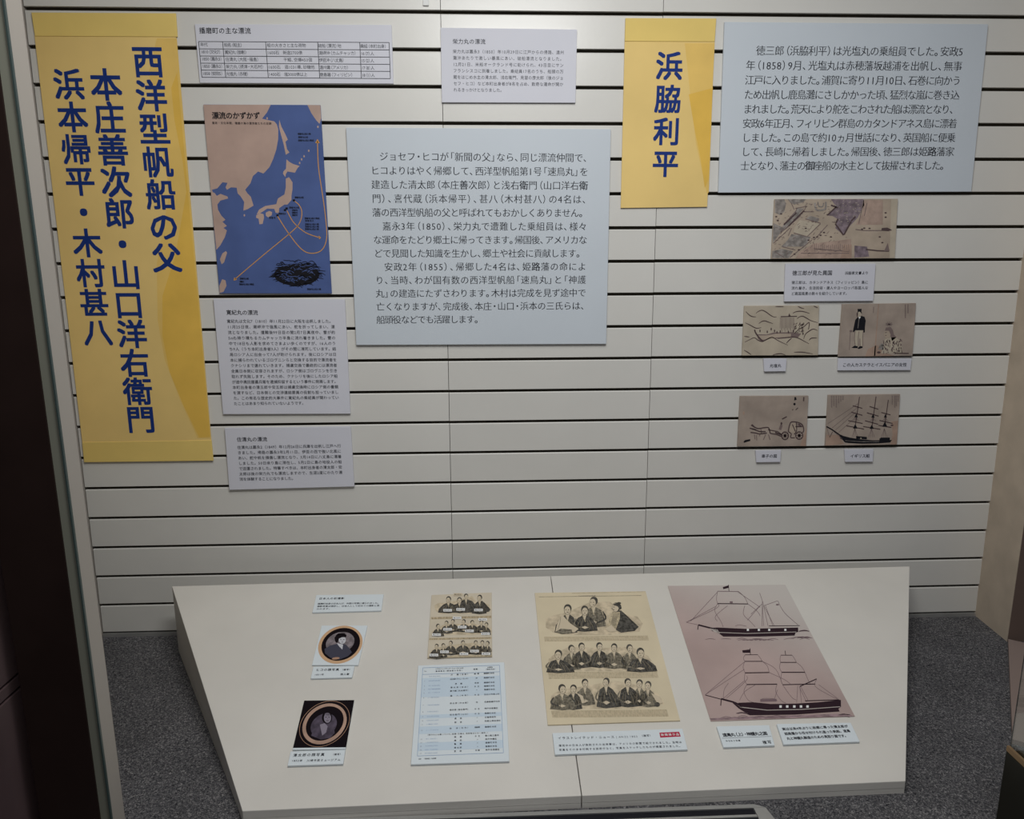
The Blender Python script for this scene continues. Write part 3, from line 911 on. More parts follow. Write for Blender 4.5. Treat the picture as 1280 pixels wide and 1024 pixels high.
for i in range(15):
    k.line([(664 + i * 16, 222), (660 + i * 16.5, 400 + (i % 3) * 30)], 4.5, SEPIA_M, 1)
k.poly([(795, 205), (812, 155), (840, 205)], SEPIA, 1)
k.curve([(240, 425), (265, 490), (330, 570), (380, 615)], 15, SEPIA, 2)
k.curve([(1010, 400), (1060, 370), (1142, 305), (1130, 420)], 9, SEPIA, 2)
for i in range(34):
    x, y = rr.uniform(880, 1040), rr.uniform(330, 490)
    k.line([(x, y), (x + rr.uniform(10, 40), y - rr.uniform(5, 40))], 6, SEPIA, 2)
for x, y in ((330, 445), (450, 460), (515, 415), (570, 445), (665, 455), (800, 465), (880, 450), (1040, 490), (610, 470)):
    k.oval(x, y, 11, 24, SEPIA, 2, n=8)

Z = (1045, 375, 12.43)
s = Sheet('picture_print', 'small brown print of a man in a top hat beside a seated woman', 'print', WALL,
          [(1053.2, 380.2), (1145.2, 379), (1140.7, 444.9), (1048, 446)], 0.006, OLD_P, PG)
k = Ink(s, 'picture', Z)
k.poly([(655, 62), (670, 62), (610, 870), (590, 870)], OLD_R, 0)
k.poly([(500, 760), (640, 700), (760, 820), (900, 868), (450, 875)], OLD_R, 0)
k.poly([(335, 140), (398, 138), (395, 185), (405, 208), (322, 206), (338, 185)], BLACK, 1)
k.oval(362, 225, 30, 42, OLD_L, 2)
k.poly([(320, 205), (345, 205), (335, 270), (322, 250)], SEPIA, 3)
k.poly([(330, 275), (400, 248), (445, 265), (462, 320), (450, 420), (448, 505), (422, 505), (425, 470), (300, 470), (275, 505), (262, 490), (285, 380), (300, 310)], BLACK, 2)
k.poly([(350, 262), (385, 262), (372, 290), (358, 290)], WHITE, 3)
k.line([(358, 290), (340, 440)], 6, HGREY, 3)
k.poly([(298, 475), (425, 475), (418, 600), (415, 715), (375, 715), (362, 560), (345, 715), (300, 715), (285, 600)], OLD_L, 1)
for c_ in ([(300, 478), (287, 600), (300, 712)], [(358, 490), (345, 600), (345, 712)], [(372, 600), (376, 712)], [(424, 478), (414, 600), (416, 712)]):
    k.curve(c_, 6, SEPIA_M, 3)
k.poly([(240, 742), (290, 710), (340, 722), (335, 748), (280, 748)], BLACK, 2)
k.poly([(335, 752), (370, 718), (415, 722), (412, 745), (350, 762)], BLACK, 2)
k.line([(222, 500), (208, 780)], 6, SEPIA_M, 1)
k.oval(232, 485, 24, 18, SEPIA_M, 1)
k.poly([(760, 480), (775, 430), (850, 420), (885, 470), (900, 540), (940, 580), (870, 640), (850, 560), (830, 490)], SEPIA_M, 1)
k.poly([(755, 480), (820, 478), (850, 540), (830, 600), (770, 590), (745, 540)], OLD, 2)
k.line([(760, 510), (790, 505)], 6, SEPIA, 3)
k.line([(765, 550), (785, 553)], 6, SEPIA, 3)
for a_ in range(9):
    t_2 = a_ * 0.7
    k.line([(825, 380), (825 + 55 * math.cos(t_2), 375 + 38 * math.sin(t_2))], 7, SEPIA_M, 2)
k.poly([(760, 610), (830, 585), (930, 580), (1020, 660), (1035, 830), (700, 830), (735, 700)], OLD_L, 1)
for i in range(70):
    x, y = rr.uniform(710, 1020), rr.uniform(600, 820)
    k.line([(x, y), (x + rr.uniform(-12, 12), y + rr.uniform(15, 45))], 8, SEPIA_M if i % 3 else SEPIA, 2)
k.poly([(650, 770), (700, 670), (730, 680), (745, 775)], HGREY, 2)
k.line([(935, 828), (1130, 830)], 10, SEPIA, 3)
k.oval(665, 815, 28, 16, SEPIA, 3)
for x in (1078, 1118):
    for i in range(9 if x < 1100 else 6):
        k.line([(x - 8, 75 + i * 24), (x + 8, 80 + i * 24)], 12, SEPIA_M, 2)
k.line([(585, 110), (582, 200)], 7, SEPIA_M, 2)

Z = (920, 492, 13.47)
s = Sheet('picture_print', 'small brown print of a horse-drawn carriage', 'print', WALL,
          [(925.3, 495.2), (1010.7, 494.8), (1007.6, 557.8), (921.9, 558.2)], 0.006, OLD_P, PG)
k = Ink(s, 'picture', Z)
k.stuff = True
k.poly([(1080, 880), (1130, 720), (1195, 560), (1178, 885)], OLD_R, 0)
k.oval(825, 712, 66, 74, SEPIA, 1)
k.oval(825, 712, 46, 54, OLD_P, 2)
k.oval(825, 712, 24, 28, SEPIA, 3)
k.oval(1065, 708, 68, 72, SEPIA, 1)
k.oval(1065, 708, 50, 54, OLD_P, 2)
k.oval(1065, 708, 26, 28, SEPIA, 3)
for cx_, cy_ in ((825, 712), (1065, 708)):
    for i in range(8):
        t_2 = i * math.pi / 4
        k.line([(cx_, cy_), (cx_ + 54 * math.cos(t_2), cy_ + 60 * math.sin(t_2))], 6, SEPIA, 3)
k.curve([(880, 640), (895, 560), (925, 485), (1000, 478), (1080, 500), (1125, 540), (1140, 620), (1120, 660)], 12, SEPIA, 2)
k.poly([(935, 500), (1010, 495), (1015, 600), (1000, 680), (900, 650), (905, 560)], OLD, 1)
for c_ in ([(950, 520), (1000, 640)], [(1015, 490), (1020, 620), (980, 690)], [(1060, 510), (1090, 560)], [(880, 640), (930, 680), (920, 740), (990, 745)], [(1000, 560), (1120, 555)]):
    k.curve(c_, 11, SEPIA, 2)
k.poly([(1030, 500), (1110, 520), (1130, 560), (1040, 560)], SEPIA_M, 1)
k.line([(540, 610), (700, 640), (770, 690)], 10, SEPIA, 2)
k.line([(575, 670), (680, 690), (760, 720)], 12, SEPIA, 2)
k.line([(660, 655), (770, 695)], 18, SEPIA, 2)
for c_ in ([(255, 530), (320, 570), (380, 590), (480, 575), (550, 580), (575, 670)], [(230, 585), (300, 600), (400, 640), (500, 640)], [(245, 655), (330, 665), (400, 680), (520, 665)]):
    k.curve(c_, 13, SEPIA, 2)
k.poly([(250, 540), (275, 515), (330, 570), (315, 580)], SEPIA, 3)
for x0, y0, x1, y1 in ((310, 690, 320, 770), (345, 700, 350, 790), (500, 690, 460, 780), (545, 690, 575, 780), (400, 690, 400, 720), (265, 600, 340, 615), (420, 600, 430, 680)):
    k.line([(x0, y0), (x1, y1)], 9, SEPIA_M, 2)
k.poly([(125, 815), (150, 785), (240, 768), (240, 798), (180, 815), (140, 828)], BLACK, 2)
k.oval(765, 505, 16, 24, SEPIA, 2)
k.line([(765, 530), (740, 610)], 30, SEPIA_M, 1)
k.line([(775, 432), (855, 390)], 14, SEPIA, 2)
k.poly([(985, 60), (1010, 60), (1022, 105), (980, 118)], BLACK, 2)
k.oval(985, 178, 20, 20, BLACK, 2)
k.line([(945, 280), (965, 265)], 9, SEPIA, 2)
k.line([(1005, 275), (1045, 240)], 9, SEPIA, 2)
k.line([(1142, 60), (1138, 130)], 14, SEPIA, 2)
k.oval(130, 330, 16, 30, OLD_R, 1)

Z = (1030, 490, 13.06)
s = Sheet('picture_print', 'small brown print of a black three-masted ship', 'print', WALL,
          [(1035.5, 493.8), (1125.4, 492.9), (1121.2, 555.9), (1031.5, 557.4)], 0.006, OLD_P, PG)
k = Ink(s, 'picture', Z)
k.poly([(1100, 480), (1210, 470), (1188, 858), (1080, 860), (1120, 700)], OLD_R, 0)
k.poly([(40, 700), (240, 700), (330, 850), (22, 876)], OLD_R, 0)
k.poly([(245, 700), (420, 745), (600, 775), (800, 790), (1110, 785), (1080, 825), (900, 840), (600, 845), (400, 835), (340, 825), (300, 780), (270, 765)], BLACK, 1)
k.line([(350, 795), (600, 812), (900, 812)], 5, HGREY, 2)
k.poly([(525, 720), (700, 735), (700, 775), (525, 765)], BLACK, 1)
k.poly([(905, 765), (930, 745), (1075, 745), (1075, 790), (905, 790)], BLACK, 1)
k.oval(603, 757, 12, 10, OLD_L, 2, n=8)
k.line([(40, 565), (130, 615), (260, 705), (300, 720)], 14, BLACK, 2)
k.line([(140, 650), (95, 740)], 7, SEPIA, 2)
k.line([(45, 580), (90, 735)], 5, SEPIA_M, 2)
k.line([(150, 640), (300, 770)], 5, SEPIA_M, 2)
for x0, y0, x1, y1 in ((580, 80, 510, 560), (850, 75, 785, 560), (1050, 130, 990, 560)):
    k.line([(x0, y0), ((x0 * 2 + x1) / 3, (y0 * 2 + y1) / 3), (x1, y1)], 9, SEPIA, 2)
for x0, y0, x1, y1 in ((470, 225, 625, 268), (445, 330, 628, 382), (395, 468, 630, 515), (368, 553, 655, 607), (745, 238, 885, 282), (700, 340, 890, 395), (670, 470, 885, 528), (640, 565, 920, 610), (935, 335, 1085, 375), (905, 465, 1120, 515), (890, 545, 1100, 580)):
    k.line([(x0, y0), (x1, y1)], 10, SEPIA, 2)
for x, y, r_ in ((525, 395, 28), (800, 400, 28), (1003, 398, 26), (510, 572, 36), (780, 578, 34), (993, 540, 40)):
    k.poly([(x - r_, y + r_ * .7), (x - r_ * .5, y - r_ * .4), (x, y - r_ * 1.3), (x + r_ * .5, y - r_ * .4), (x + r_, y + r_ * .7)], BLACK, 3)
for x, y in ((505, 600), (775, 600), (985, 600), (525, 420), (800, 420), (1000, 420)):
    for d_ in (-1, -.4, .4, 1):
        k.line([(x, y), (x + d_ * 50, y + (140 if y > 500 else 60))], 4, SEPIA_M, 1)
for a_, b_2 in (((560, 190), (60, 520)), ((540, 260), (130, 590)), ((520, 330), (190, 620)), ((510, 420), (240, 660))):
    k.line([a_, b_2], 4.5, SEPIA_M, 1)
k.oval(1110, 545, 24, 12, SEPIA, 2)
for x, n_ in ((125, 8), (160, 7), (200, 8), (240, 5), (275, 4), (310, 3), (1115, 6), (1155, 8), (1180, 7), (1210, 4)):
    for i in range(n_):
        k.line([(x - 9, 68 + i * 25), (x + 9, 74 + i * 25)], 9, SEPIA_M, 2)

# little name cards beneath them
CG = 'small name cards under the old prints'
for lab, q, Zc, tx, a_, b_2, em in (
        ('tiny white name card under the junk print', [(954.4, 448.4), (983.5, 448.4), (982.3, 464.2), (955.6, 464.6)], (940, 445, 6.095), '光塩丸', (134, 76), (224, 74), 29),
        ('wide white name card under the print of the man in a top hat', [(1048, 448.1), (1139.8, 448.4), (1138.2, 462.8), (1047.5, 463.2)], (940, 445, 6.095), 'この人カステラとイスパニアの女性', (690, 69), (1180, 67), 31),
        ('tiny white name card, under the horse-drawn carriage print', [(944.6, 563.5), (976.5, 563), (975.5, 577.6), (945.6, 578.1)], (915, 485, 5.818), '車子の図', (214, 497), (328, 496), 28),
        ('small white name card, under the black three-masted ship print', [(1055.9, 562.1), (1092, 561.8), (1091.2, 577.3), (1056.8, 577.6)], (915, 485, 5.818), 'イギリス船', (860, 496), (1002, 495), 29)):
    s = Sheet('name_card', lab, 'card', WALL, q, 0.006, BOARD_W, CG)
    Ink(s, 'lettering', Zc).text(tx, a_, b_2, em, INK, 's')

# ------------------------------------------------------------------ platform sheets
ZT = (380, 735, 8.19)
s = Sheet('caption_card', 'pale caption card behind the two oval portraits on the platform', 'card', TABLE,
          [(395.4, 743.8), (479.6, 742.9), (476.6, 763.2), (390.3, 765.6)], 0.005, BOARD_T)
k = Ink(s, 'lettering', ZT)
k.text('日本人の初撮影', (152, 110), (415, 107), 34, INK, 's')
k.block(['播磨町出身の日本人が、米国の写真に撮られました。', '撮影写真は現存し、日本人として初めての撮影と思', 'われます。'], (140, 163), (128, 216), (778, 155), (768, 208), 28, {2: .24}, INK_G, 's')

s = Sheet('portrait_card', 'white card with an oval portrait of a person in a dark cap', 'portrait', TABLE,
          [(402, 782), (459.4, 782), (447.9, 831.5), (389.8, 831.5)], 0.004, BOARD_T)
k = Ink(s, 'portrait_print', ZT)
k.oval(372, 582, 236, 186, OVAL, 0, -0.42, 40)
k.oval(376, 578, 205, 160, PORT_BG, 1, -0.42, 40)
k.oval(370, 560, 150, 105, PORT_GL, 2, -0.3, 30)
k.poly([(210, 625), (270, 590), (330, 575), (360, 570), (430, 580), (465, 620), (490, 660), (450, 700), (360, 735), (270, 715), (215, 670)], PORT_CL, 3)
k.poly([(335, 565), (400, 580), (392, 632), (360, 600)], PORT_FC, 4)
k.oval(392, 533, 36, 40, PORT_FC, 5)
k.poly([(318, 545), (312, 510), (335, 480), (390, 465), (435, 480), (432, 505), (390, 505), (358, 520), (345, 560), (328, 560)], PORT_BG, 6)
k.poly([(322, 488), (350, 466), (415, 466), (436, 490), (380, 482)], PORT_BG, 6)
for x in (377, 408):
    k.oval(x, 530, 7, 4, PORT_CL, 7, n=8)
k.line([(384, 556), (402, 556)], 5, PORT_CL, 7)
k.line([(393, 535), (392, 546)], 4, PORT_GL, 7)
k.oval(325, 722, 40, 12, OVAL2, 4, -0.1)

s = Sheet('caption_card', 'narrow caption card touching the lower edge of the white oval portrait card', 'card', TABLE,
          [(391.6, 833.3), (443.3, 832.4), (440, 846.8), (388.3, 848.2)], 0.005, BOARD_T)
k = Ink(s, 'lettering', ZT)
k.text('ヒコの顔写真', (120, 840), (362, 836), 36, INK, 's')
k.text('（複写）', (385, 838), (478, 836), 26, INK, 's', comp=True)
k.text('1851年', (108, 889), (205, 887), 28, INK_G, 's')
k.text('個人蔵', (370, 885), (465, 883), 29, INK, 's')

ZP = (350, 865, 10.24)
s = Sheet('portrait_card', 'black card with a tan oval ring around a dim portrait', 'portrait', TABLE,
          [(380.3, 875.9), (442.8, 875.2), (431.9, 936.5), (365.6, 937.4)], 0.005, BOARD_T)
k = Ink(s, 'portrait_print', ZP)
k.poly([(310, 112), (950, 105), (846, 710), (166, 718)], PORT_BG, 0)
k.oval(570, 410, 352, 262, OVAL2, 1, -0.62, 44)
k.oval(570, 410, 346, 256, PORT_BG, 2, -0.62, 44)
k.oval(570, 410, 305, 238, OVAL3, 3, -0.62, 44)
k.oval(573, 405, 262, 196, PORT_BG, 4, -0.62, 44)
k.oval(560, 430, 180, 140, PORT_GL2, 5, -0.6, 30)
k.poly([(400, 560), (430, 470), (520, 410), (560, 395), (620, 400), (690, 450), (700, 530), (640, 590), (520, 610)], PORT_GL2, 6)
k.poly([(510, 420), (570, 400), (610, 440), (590, 520), (540, 560)], PORT_FC2, 7)
k.oval(602, 330, 66, 76, PORT_BG, 7)
k.oval(608, 335, 46, 62, PORT_FC2, 8)
k.oval(606, 290, 34, 20, PORT_FC2, 8)
for x in (588, 628):
    k.oval(x, 325, 10, 5, PORT_BG, 9, n=8)
k.line([(592, 368), (622, 368)], 6, PORT_BG, 9)
k.line([(608, 335), (606, 350)], 5, PORT_GL2, 9)

s = Sheet('caption_card', 'caption card touching the lower edge of the black oval portrait card', 'card', TABLE,
          [(363.2, 939.2), (431.8, 937.1), (428.9, 955), (359.3, 957.3)], 0.006, BOARD_T)
k = Ink(s, 'lettering', ZP)
k.text('清太郎の顔写真', (165, 812), (575, 802), 50, INK, 's')
k.text('（複写）', (672, 802), (785, 798), 32, INK, 's', comp=True)
k.text('1852年', (150, 882), (290, 880), 38, INK, 's')
k.text('川崎市民ミュージアム', (340, 880), (778, 868), 38, INK, 's')


def sitter(k, x, y, r, w, h, m=None, back=False, lvl=2, lean=None):
    """a seated robed figure in an engraving: robe, folds, collar, head, hair, features"""
    m = m or NDARK
    by = y + r * 1.05
    lean = rr.uniform(-.12, .12) * w if lean is None else lean
    tn = rr.uniform(-.22, .22) * r
    k.poly([(x - r * .5, by), (x + r * .5, by), (x + w * .30, by + h * .16), (x + w * .5 + lean, by + h * .6), (x + w * .56 + lean, by + h), (x, by + h * 1.08), (x - w * .56 + lean, by + h), (x - w * .5 + lean, by + h * .6), (x - w * .30, by + h * .16)], m, lvl)
    for t_2 in (-.38, -.2, .2, .38):
        k.curve([(x + t_2 * w * .4, by + h * .22), (x + t_2 * w * .8 + lean * .5, by + h * .6), (x + t_2 * w + lean, by + h * .97)], r * .13, NFOLD, lvl + 1, True, 3)
    sd = 1 if lean > 0 else -1
    k.curve([(x - sd * w * .36, by + h * .22), (x - sd * w * .47, by + h * .6), (x - sd * w * .1, by + h * .84)], r * .42, NMID if m is NDARK else NDARK, lvl + 1, True, 4)
    for q in range(7):
        fx = x + rr.uniform(-.42, .42) * w
        k.line([(fx, by + h * rr.uniform(.3, .5)), (fx + lean * .5 + rr.uniform(-6, 6), by + h * rr.uniform(.7, 1.0))], r * .09, NFOLD if q % 3 == 0 else BLACK, lvl + 1)
    k.poly([(x - r * .42, by - r * .1), (x + r * .42, by - r * .1), (x + r * .05, by + h * .34)], NSKIN, lvl + 1)
    k.line([(x - r * .5, by), (x + r * .15, by + h * .42)], r * .16, NSHADE, lvl + 2)
    k.poly([(x - w * .16, by + h * .78), (x, by + h * .7), (x + w * .18, by + h * .8), (x, by + h * .9)], NSKIN, lvl + 1)
    k.oval(x - tn * .3, y - r * .30, r * .84, r * .92, NDARK, lvl + 2, n=14)
    k.oval(x + tn, y + r * .14, r * .74, r * .92, NMID, lvl + 2, n=14)
    k.oval(x + tn, y + r * .12, r * .66, r * .86, NSKIN, lvl + 3, n=14)
    for e_ in (-.28, .28):
        k.oval(x + tn * 1.5 + e_ * r, y + r * .02, r * .14, r * .08, NDARK, lvl + 4, n=6)
    k.line([(x, y + r * .05), (x + r * .06, y + r * .35)], r * .1, NSHADE, lvl + 4)
    k.line([(x - r * .2, y + r * .56), (x + r * .2, y + r * .56)], r * .11, NDARK, lvl + 4)


ZS = (525, 735, 10.78)
s = Sheet('engraving_print', 'small tan sheet of engraved sitters with name labels, behind the blue striped list', 'print', TABLE,
          [(539.4, 743.8), (614.5, 740.6), (615.2, 820.8), (534.1, 822.7)], 0.0035, NEWS_S)
k = Ink(s, 'engraving', ZS)
k.poly([(190, 240), (240, 205), (330, 200), (500, 170), (700, 110), (760, 180), (930, 220), (955, 300), (880, 345), (500, 345), (280, 350), (215, 310)], NFAINT, 0)
k.poly([(145, 600), (200, 560), (330, 490), (700, 480), (960, 540), (965, 600), (700, 635), (330, 630)], NFAINT, 0)
k.poly([(120, 880), (200, 810), (500, 760), (700, 740), (950, 800), (960, 900), (500, 915)], NFAINT, 0)
k.line([(150, 410), (962, 390)], 30, NTXT, 0)
k.line([(125, 690), (965, 675)], 24, NTXT, 0)
k.line([(110, 935), (970, 915)], 20, NSHADE, 0)
sitter(k, 622, 118, 34, 280, 170, lvl=1, lean=10)
sitter(k, 385, 160, 40, 230, 130, lvl=2)
sitter(k, 532, 170, 38, 250, 120, lvl=3)
sitter(k, 805, 138, 38, 180, 165, lvl=2)
k.poly([(830, 170), (870, 200), (950, 290), (930, 320), (760, 340), (820, 250)], NDARK, 3)
for x, y, w in ((357, 478, 150), (443, 455, 150), (590, 458, 170), (828, 470, 150), (705, 470, 170), (895, 500, 110), (243, 520, 150)):
    sitter(k, x, y, 30, w, 100, lvl=2, lean=0)
for x, y, w in ((315, 782, 110), (415, 748, 160), (580, 742, 200), (840, 742, 110), (910, 750, 110), (752, 742, 190), (225, 790, 170)):
    sitter(k, x, y, 30, w, 120, lvl=2)
for x, y in ((372, 302), (548, 290), (788, 298), (372, 558), (568, 528), (665, 580), (222, 632), (882, 618), (330, 862), (188, 905), (592, 890), (735, 852), (890, 888), (510, 88), (500, 405), (845, 425)):
    k.rect(x - 58, y - 17, x + 58, y + 17, WHITE if y > 100 else NSKIN, 8)
    k.text('亀五郎丸', (x - 48, y), (x + 48, y), 22, INK, 's', 9)

ZL = (505, 820, 7.064)
s = Sheet('crew_list_board', 'white board with a blue striped list, between portraits and newspaper page', 'board', TABLE,
          [(522.7, 832), (630.3, 827.8), (636.7, 951.7), (513.5, 955.7)], 0.006, BOARD_T)
k = Ink(s, 'stripes_and_rules', ZL)
TLq, TRq, BRq, BLq = (166, 106), (843, 82), (878, 856), (118, 884)


def LQ(u, v):
    a_, b_2 = lerp(TLq, TRq, u), lerp(BLq, BRq, u)
    return lerp(a_, b_2, v)


for v0, v1 in ((.118, .335), (.535, .578), (.668, .752), (.852, .945)):
    k.poly([LQ(0.003, v0), LQ(.997, v0), LQ(.997, v1), LQ(0.003, v1)], BLUEB, 0)
for a_, b_2 in ((LQ(0, 0), LQ(1, 0)), (LQ(0, 1), LQ(1, 1)), (LQ(0, 0), LQ(0, 1)), (LQ(1, 0), LQ(1, 1)), (LQ(0, .075), LQ(1, .075))):
    k.line([a_, b_2], 3.2, BLUEL, 1)
k = Ink(s, 'lettering', ZL)


def LT(tx, u0, u1, v, em, m=INK):
    k.text(tx, LQ(u0, v), LQ(u1, v), em, m, 's', 2, True)


LT('No.', .02, .06, .038, 13)
LT('イラストレイテッド・ニュースによる', .165, .53, .018, 17)
LT('乗組員名（漂流者の氏名）', .165, .52, .044, 17)
LT('役割', .655, .72, .036, 19)
LT('出身地', .84, .91, .02, 17)
LT('（現在地名）', .815, .95, .043, 16)
rowsL = [(.090, '', 'MANZOU', '万　蔵（太郎）', '船　頭', '播磨町本荘'), (.140, '1', 'SENTAROU', '仙太郎（サム・パッチ）', '炊', '播磨町本荘'), (.195, '2', 'HIKOZOU', '彦　蔵', '見習', '播磨町本荘'), (.235, '3', 'SEITAROUEMON', '清太郎（本庄）', '水　主', '播磨町本荘'),
         (.275, '4', 'KIYOZO', '喜代蔵（浜本帰平）', '〃', '播磨町本荘'), (.330, '5', 'JINPACHI', '甚　八（木村）', '水　主', '加古川市尾上町'), (.415, '7', 'YASUTAROU', '安太郎（作太郎）', '炊', '兵庫県瀬戸内市'), (.490, '8', 'TOKUBEI', '徳兵衛（長右衛門）', '水　主', '神戸市東灘区'),
         (.545, '9', 'ASAEMON', '浅右衛門（山口）', '水　主', '播磨町本荘'), (.590, '10', 'CHUUSUKE', '長　助', '〃', '広島県呉市'), (.633, '11', 'IWAKICHI', '岩　吉', '〃', '和歌山県由良町'), (.700, '12', 'JISAKU', '治　作（次作）', '副船頭', '播磨町本荘'),
         (.800, '13', 'MINBEI', '民　蔵', '水　主', '香川県三豊市'), (.840, '14', 'IKUMATSU', '幾　松', '〃', '神戸市灘区'), (.880, '15', 'KAMEZOU', '亀　蔵', '〃', '播磨町本荘'), (.922, '16', 'SEITAROU', '清太郎', '〃', '播磨町本荘'), (.962, '17', 'KYOUSUKE', '京　助', '炊事', '神戸市須磨区')]
for v, a_, b_2, c_, d_, e_ in rowsL:
    if a_:
        LT(a_, .025, .045, v + .012, 13, INK_G)
    LT(b_2, .085, .235, v + .010, 15, BLUEL)
    LT(c_, .36 if len(c_) > 5 else .42, .60 if len(c_) > 5 else .52, v, 19)
    LT(d_, .67 if len(d_) > 1 else .69, .73 if len(d_) > 1 else .71, v - .002, 18)
    LT(e_, .79, .79 + .028 * len(e_), v - .002, 19)
LT('（栄力丸には乗っていた。船頭・万蔵は、救助後ほどなく病死。）', .10, .83, .765, 16)
LT('（注）　『漂流記』を参照', .01, .22, 1.035, 15, INK_G)

ZN = (660, 735, 5.85)
s = Sheet('newspaper_page', 'yellowed newspaper page with three rows of engraved seated men', 'newspaper', TABLE,
          [(668.5, 741.3), (807, 739.2), (850.2, 900.8), (684.8, 906.3)], 0.003, NEWS)
k = Ink(s, 'engraving', ZN)
k.line([(80, 66), (830, 56)], 2.5, NMID, 0)
k.line([(320, 40), (860, 28)], 3, NSHADE, 0)
k.text('ILLUSTRATED NEWS.', (370, 58), (500, 57), 12, INK_G, 's', 1)
k.poly([(130, 290), (130, 225), (190, 200), (280, 180), (440, 110), (600, 100), (700, 190), (800, 210), (840, 260), (815, 320), (600, 345), (300, 345), (190, 330)], NFAINT, 0)
k.poly([(150, 580), (150, 520), (200, 480), (300, 430), (520, 440), (760, 430), (880, 500), (930, 570), (700, 610), (300, 610)], NFAINT, 0)
k.poly([(165, 860), (170, 780), (250, 745), (400, 720), (640, 680), (760, 700), (950, 770), (1000, 850), (800, 885), (300, 885)], NFAINT, 0)
for y0, y1, x0, x1 in ((352, 388, 118, 876), (612, 662, 146, 942), (893, 945, 170, 1014)):
    n_ = int((y1 - y0) / 6.5)
    for i in range(n_):
        yy2 = y0 + (y1 - y0) * (i + .5) / n_
        k.line([(x0 + i, yy2 + 5), (x1 + i * 2, yy2 - 4)], 3.4, NTXT, 0)
# front row: a man in a pale cloak, a youth, an elder behind, a kneeling man in profile
sitter(k, 480, 105, 34, 185, 140, NMID, lvl=1)
sitter(k, 290, 160, 34, 150, 130, NDARK, lvl=2)
k.poly([(250, 195), (275, 225), (310, 260), (370, 300), (340, 325), (200, 322), (215, 260)], NSKIN, 6)
k.poly([(200, 322), (240, 298), (320, 305), (325, 330), (250, 338)], NMID, 7)
k.curve([(240, 210), (232, 260), (215, 315)], 3, NMID, 7, True)
sitter(k, 415, 168, 32, 165, 110, NDARK, lvl=4)
k.poly([(640, 165), (680, 165), (720, 200), (810, 285), (780, 315), (680, 328), (610, 290)], NDARK, 2)
k.poly([(618, 176), (672, 175), (672, 225), (640, 310), (585, 290), (592, 230)], NSHADE, 3)
for q in range(6):
    k.curve([(628 + q * 8, 185), (615 + q * 6, 235), (598 + q * 9, 290)], 3, NMID, 4, True, 3)
k.oval(644, 142, 29, 35, NDARK, 3)
k.oval(640, 143, 24, 31, NSKIN, 4)
k.line([(622, 140), (634, 140)], 4, NDARK, 5)
k.line([(620, 160), (632, 160)], 3.5, NDARK, 5)
k.line([(616, 146), (612, 152), (622, 154)], 3, NDARK, 5)
k.poly([(622, 122), (650, 108), (680, 125), (685, 150), (672, 160), (655, 135), (628, 128)], NDARK, 5)
k.oval(665, 112, 16, 8, NDARK, 5)
k.poly([(560, 300), (610, 270), (650, 315), (600, 322)], NSKIN, 6)
for x, y, w, mm in ((318, 448, 120, NMID), (392, 432, 140, NDARK), (743, 444, 120, NMID), (522, 430, 140, NDARK), (630, 438, 150, NMID)):
    sitter(k, x, y, 27, w, 118, mm, lvl=2)
sitter(k, 822, 478, 34, 200, 95, NDARK, lvl=5)
sitter(k, 222, 490, 32, 185, 92, NDARK, lvl=5)
for x, y, w, h_, mm in ((815, 702, 100, 120, NMID), (417, 698, 130, 125, NMID), (332, 740, 120, 115, NDARK), (878, 715, 120, 120, NMID), (730, 694, 160, 140, NDARK), (572, 690, 160, 150, NDARK)):
    sitter(k, x, y, 28, w, h_, mm, lvl=2)
sitter(k, 250, 742, 32, 170, 110, NMID, lvl=5)
k.poly([(350, 765), (400, 790), (415, 840), (395, 845), (380, 800)], NSKIN, 8)
k.poly([(900, 770), (950, 790), (990, 840), (950, 850)], NSKIN, 8)
k.oval(945, 852, 20, 16, NDARK, 9)

s = Sheet('caption_card', 'long caption card with a small red tag, in front of the newspaper page', 'card', TABLE,
          [(690.6, 916.4), (853, 910.9), (859.6, 937), (693.6, 943.4)], 0.006, BOARD_T)
ZC = (685, 900, 7.11)
k = Ink(s, 'lettering', ZC)
k.text('イラストレイテッド・ニュース', (85, 163), (592, 152), 30, INK, 's')
k.text('JAN.22.1853', (604, 152), (798, 147), 27, INK_G, 'r')
k.text('（複写）', (828, 142), (918, 139), 25, INK_G, 's', comp=True)
k.block(['漂流中の日本人が救助された出来事は、アメリカの新聞で紹介されました。当時は', '写真をそのまま印刷する技術がなく、写真をスケッチしたものが掲載されました。'], (92, 230), (95, 268), (1190, 198), (1192, 232), 25, None, INK_G, 's')
k.poly([(990, 114), (1165, 106), (1180, 148), (998, 158)], RED, 0)
k.text('新聞展示品', (1000, 134), (1168, 128), 29, WHITE, 's', 2)

ZB = (830, 725, 4.654)
s = Sheet('ship_drawing', 'large pinkish sheet with two ink drawings of black sailing ships', 'drawing', TABLE,
          [(834.7, 732.5), (981.5, 731), (1068.6, 895.4), (888.4, 901.6)], 0.0015, SHIPP2)
k = Ink(s, 'ship_lines', ZB)
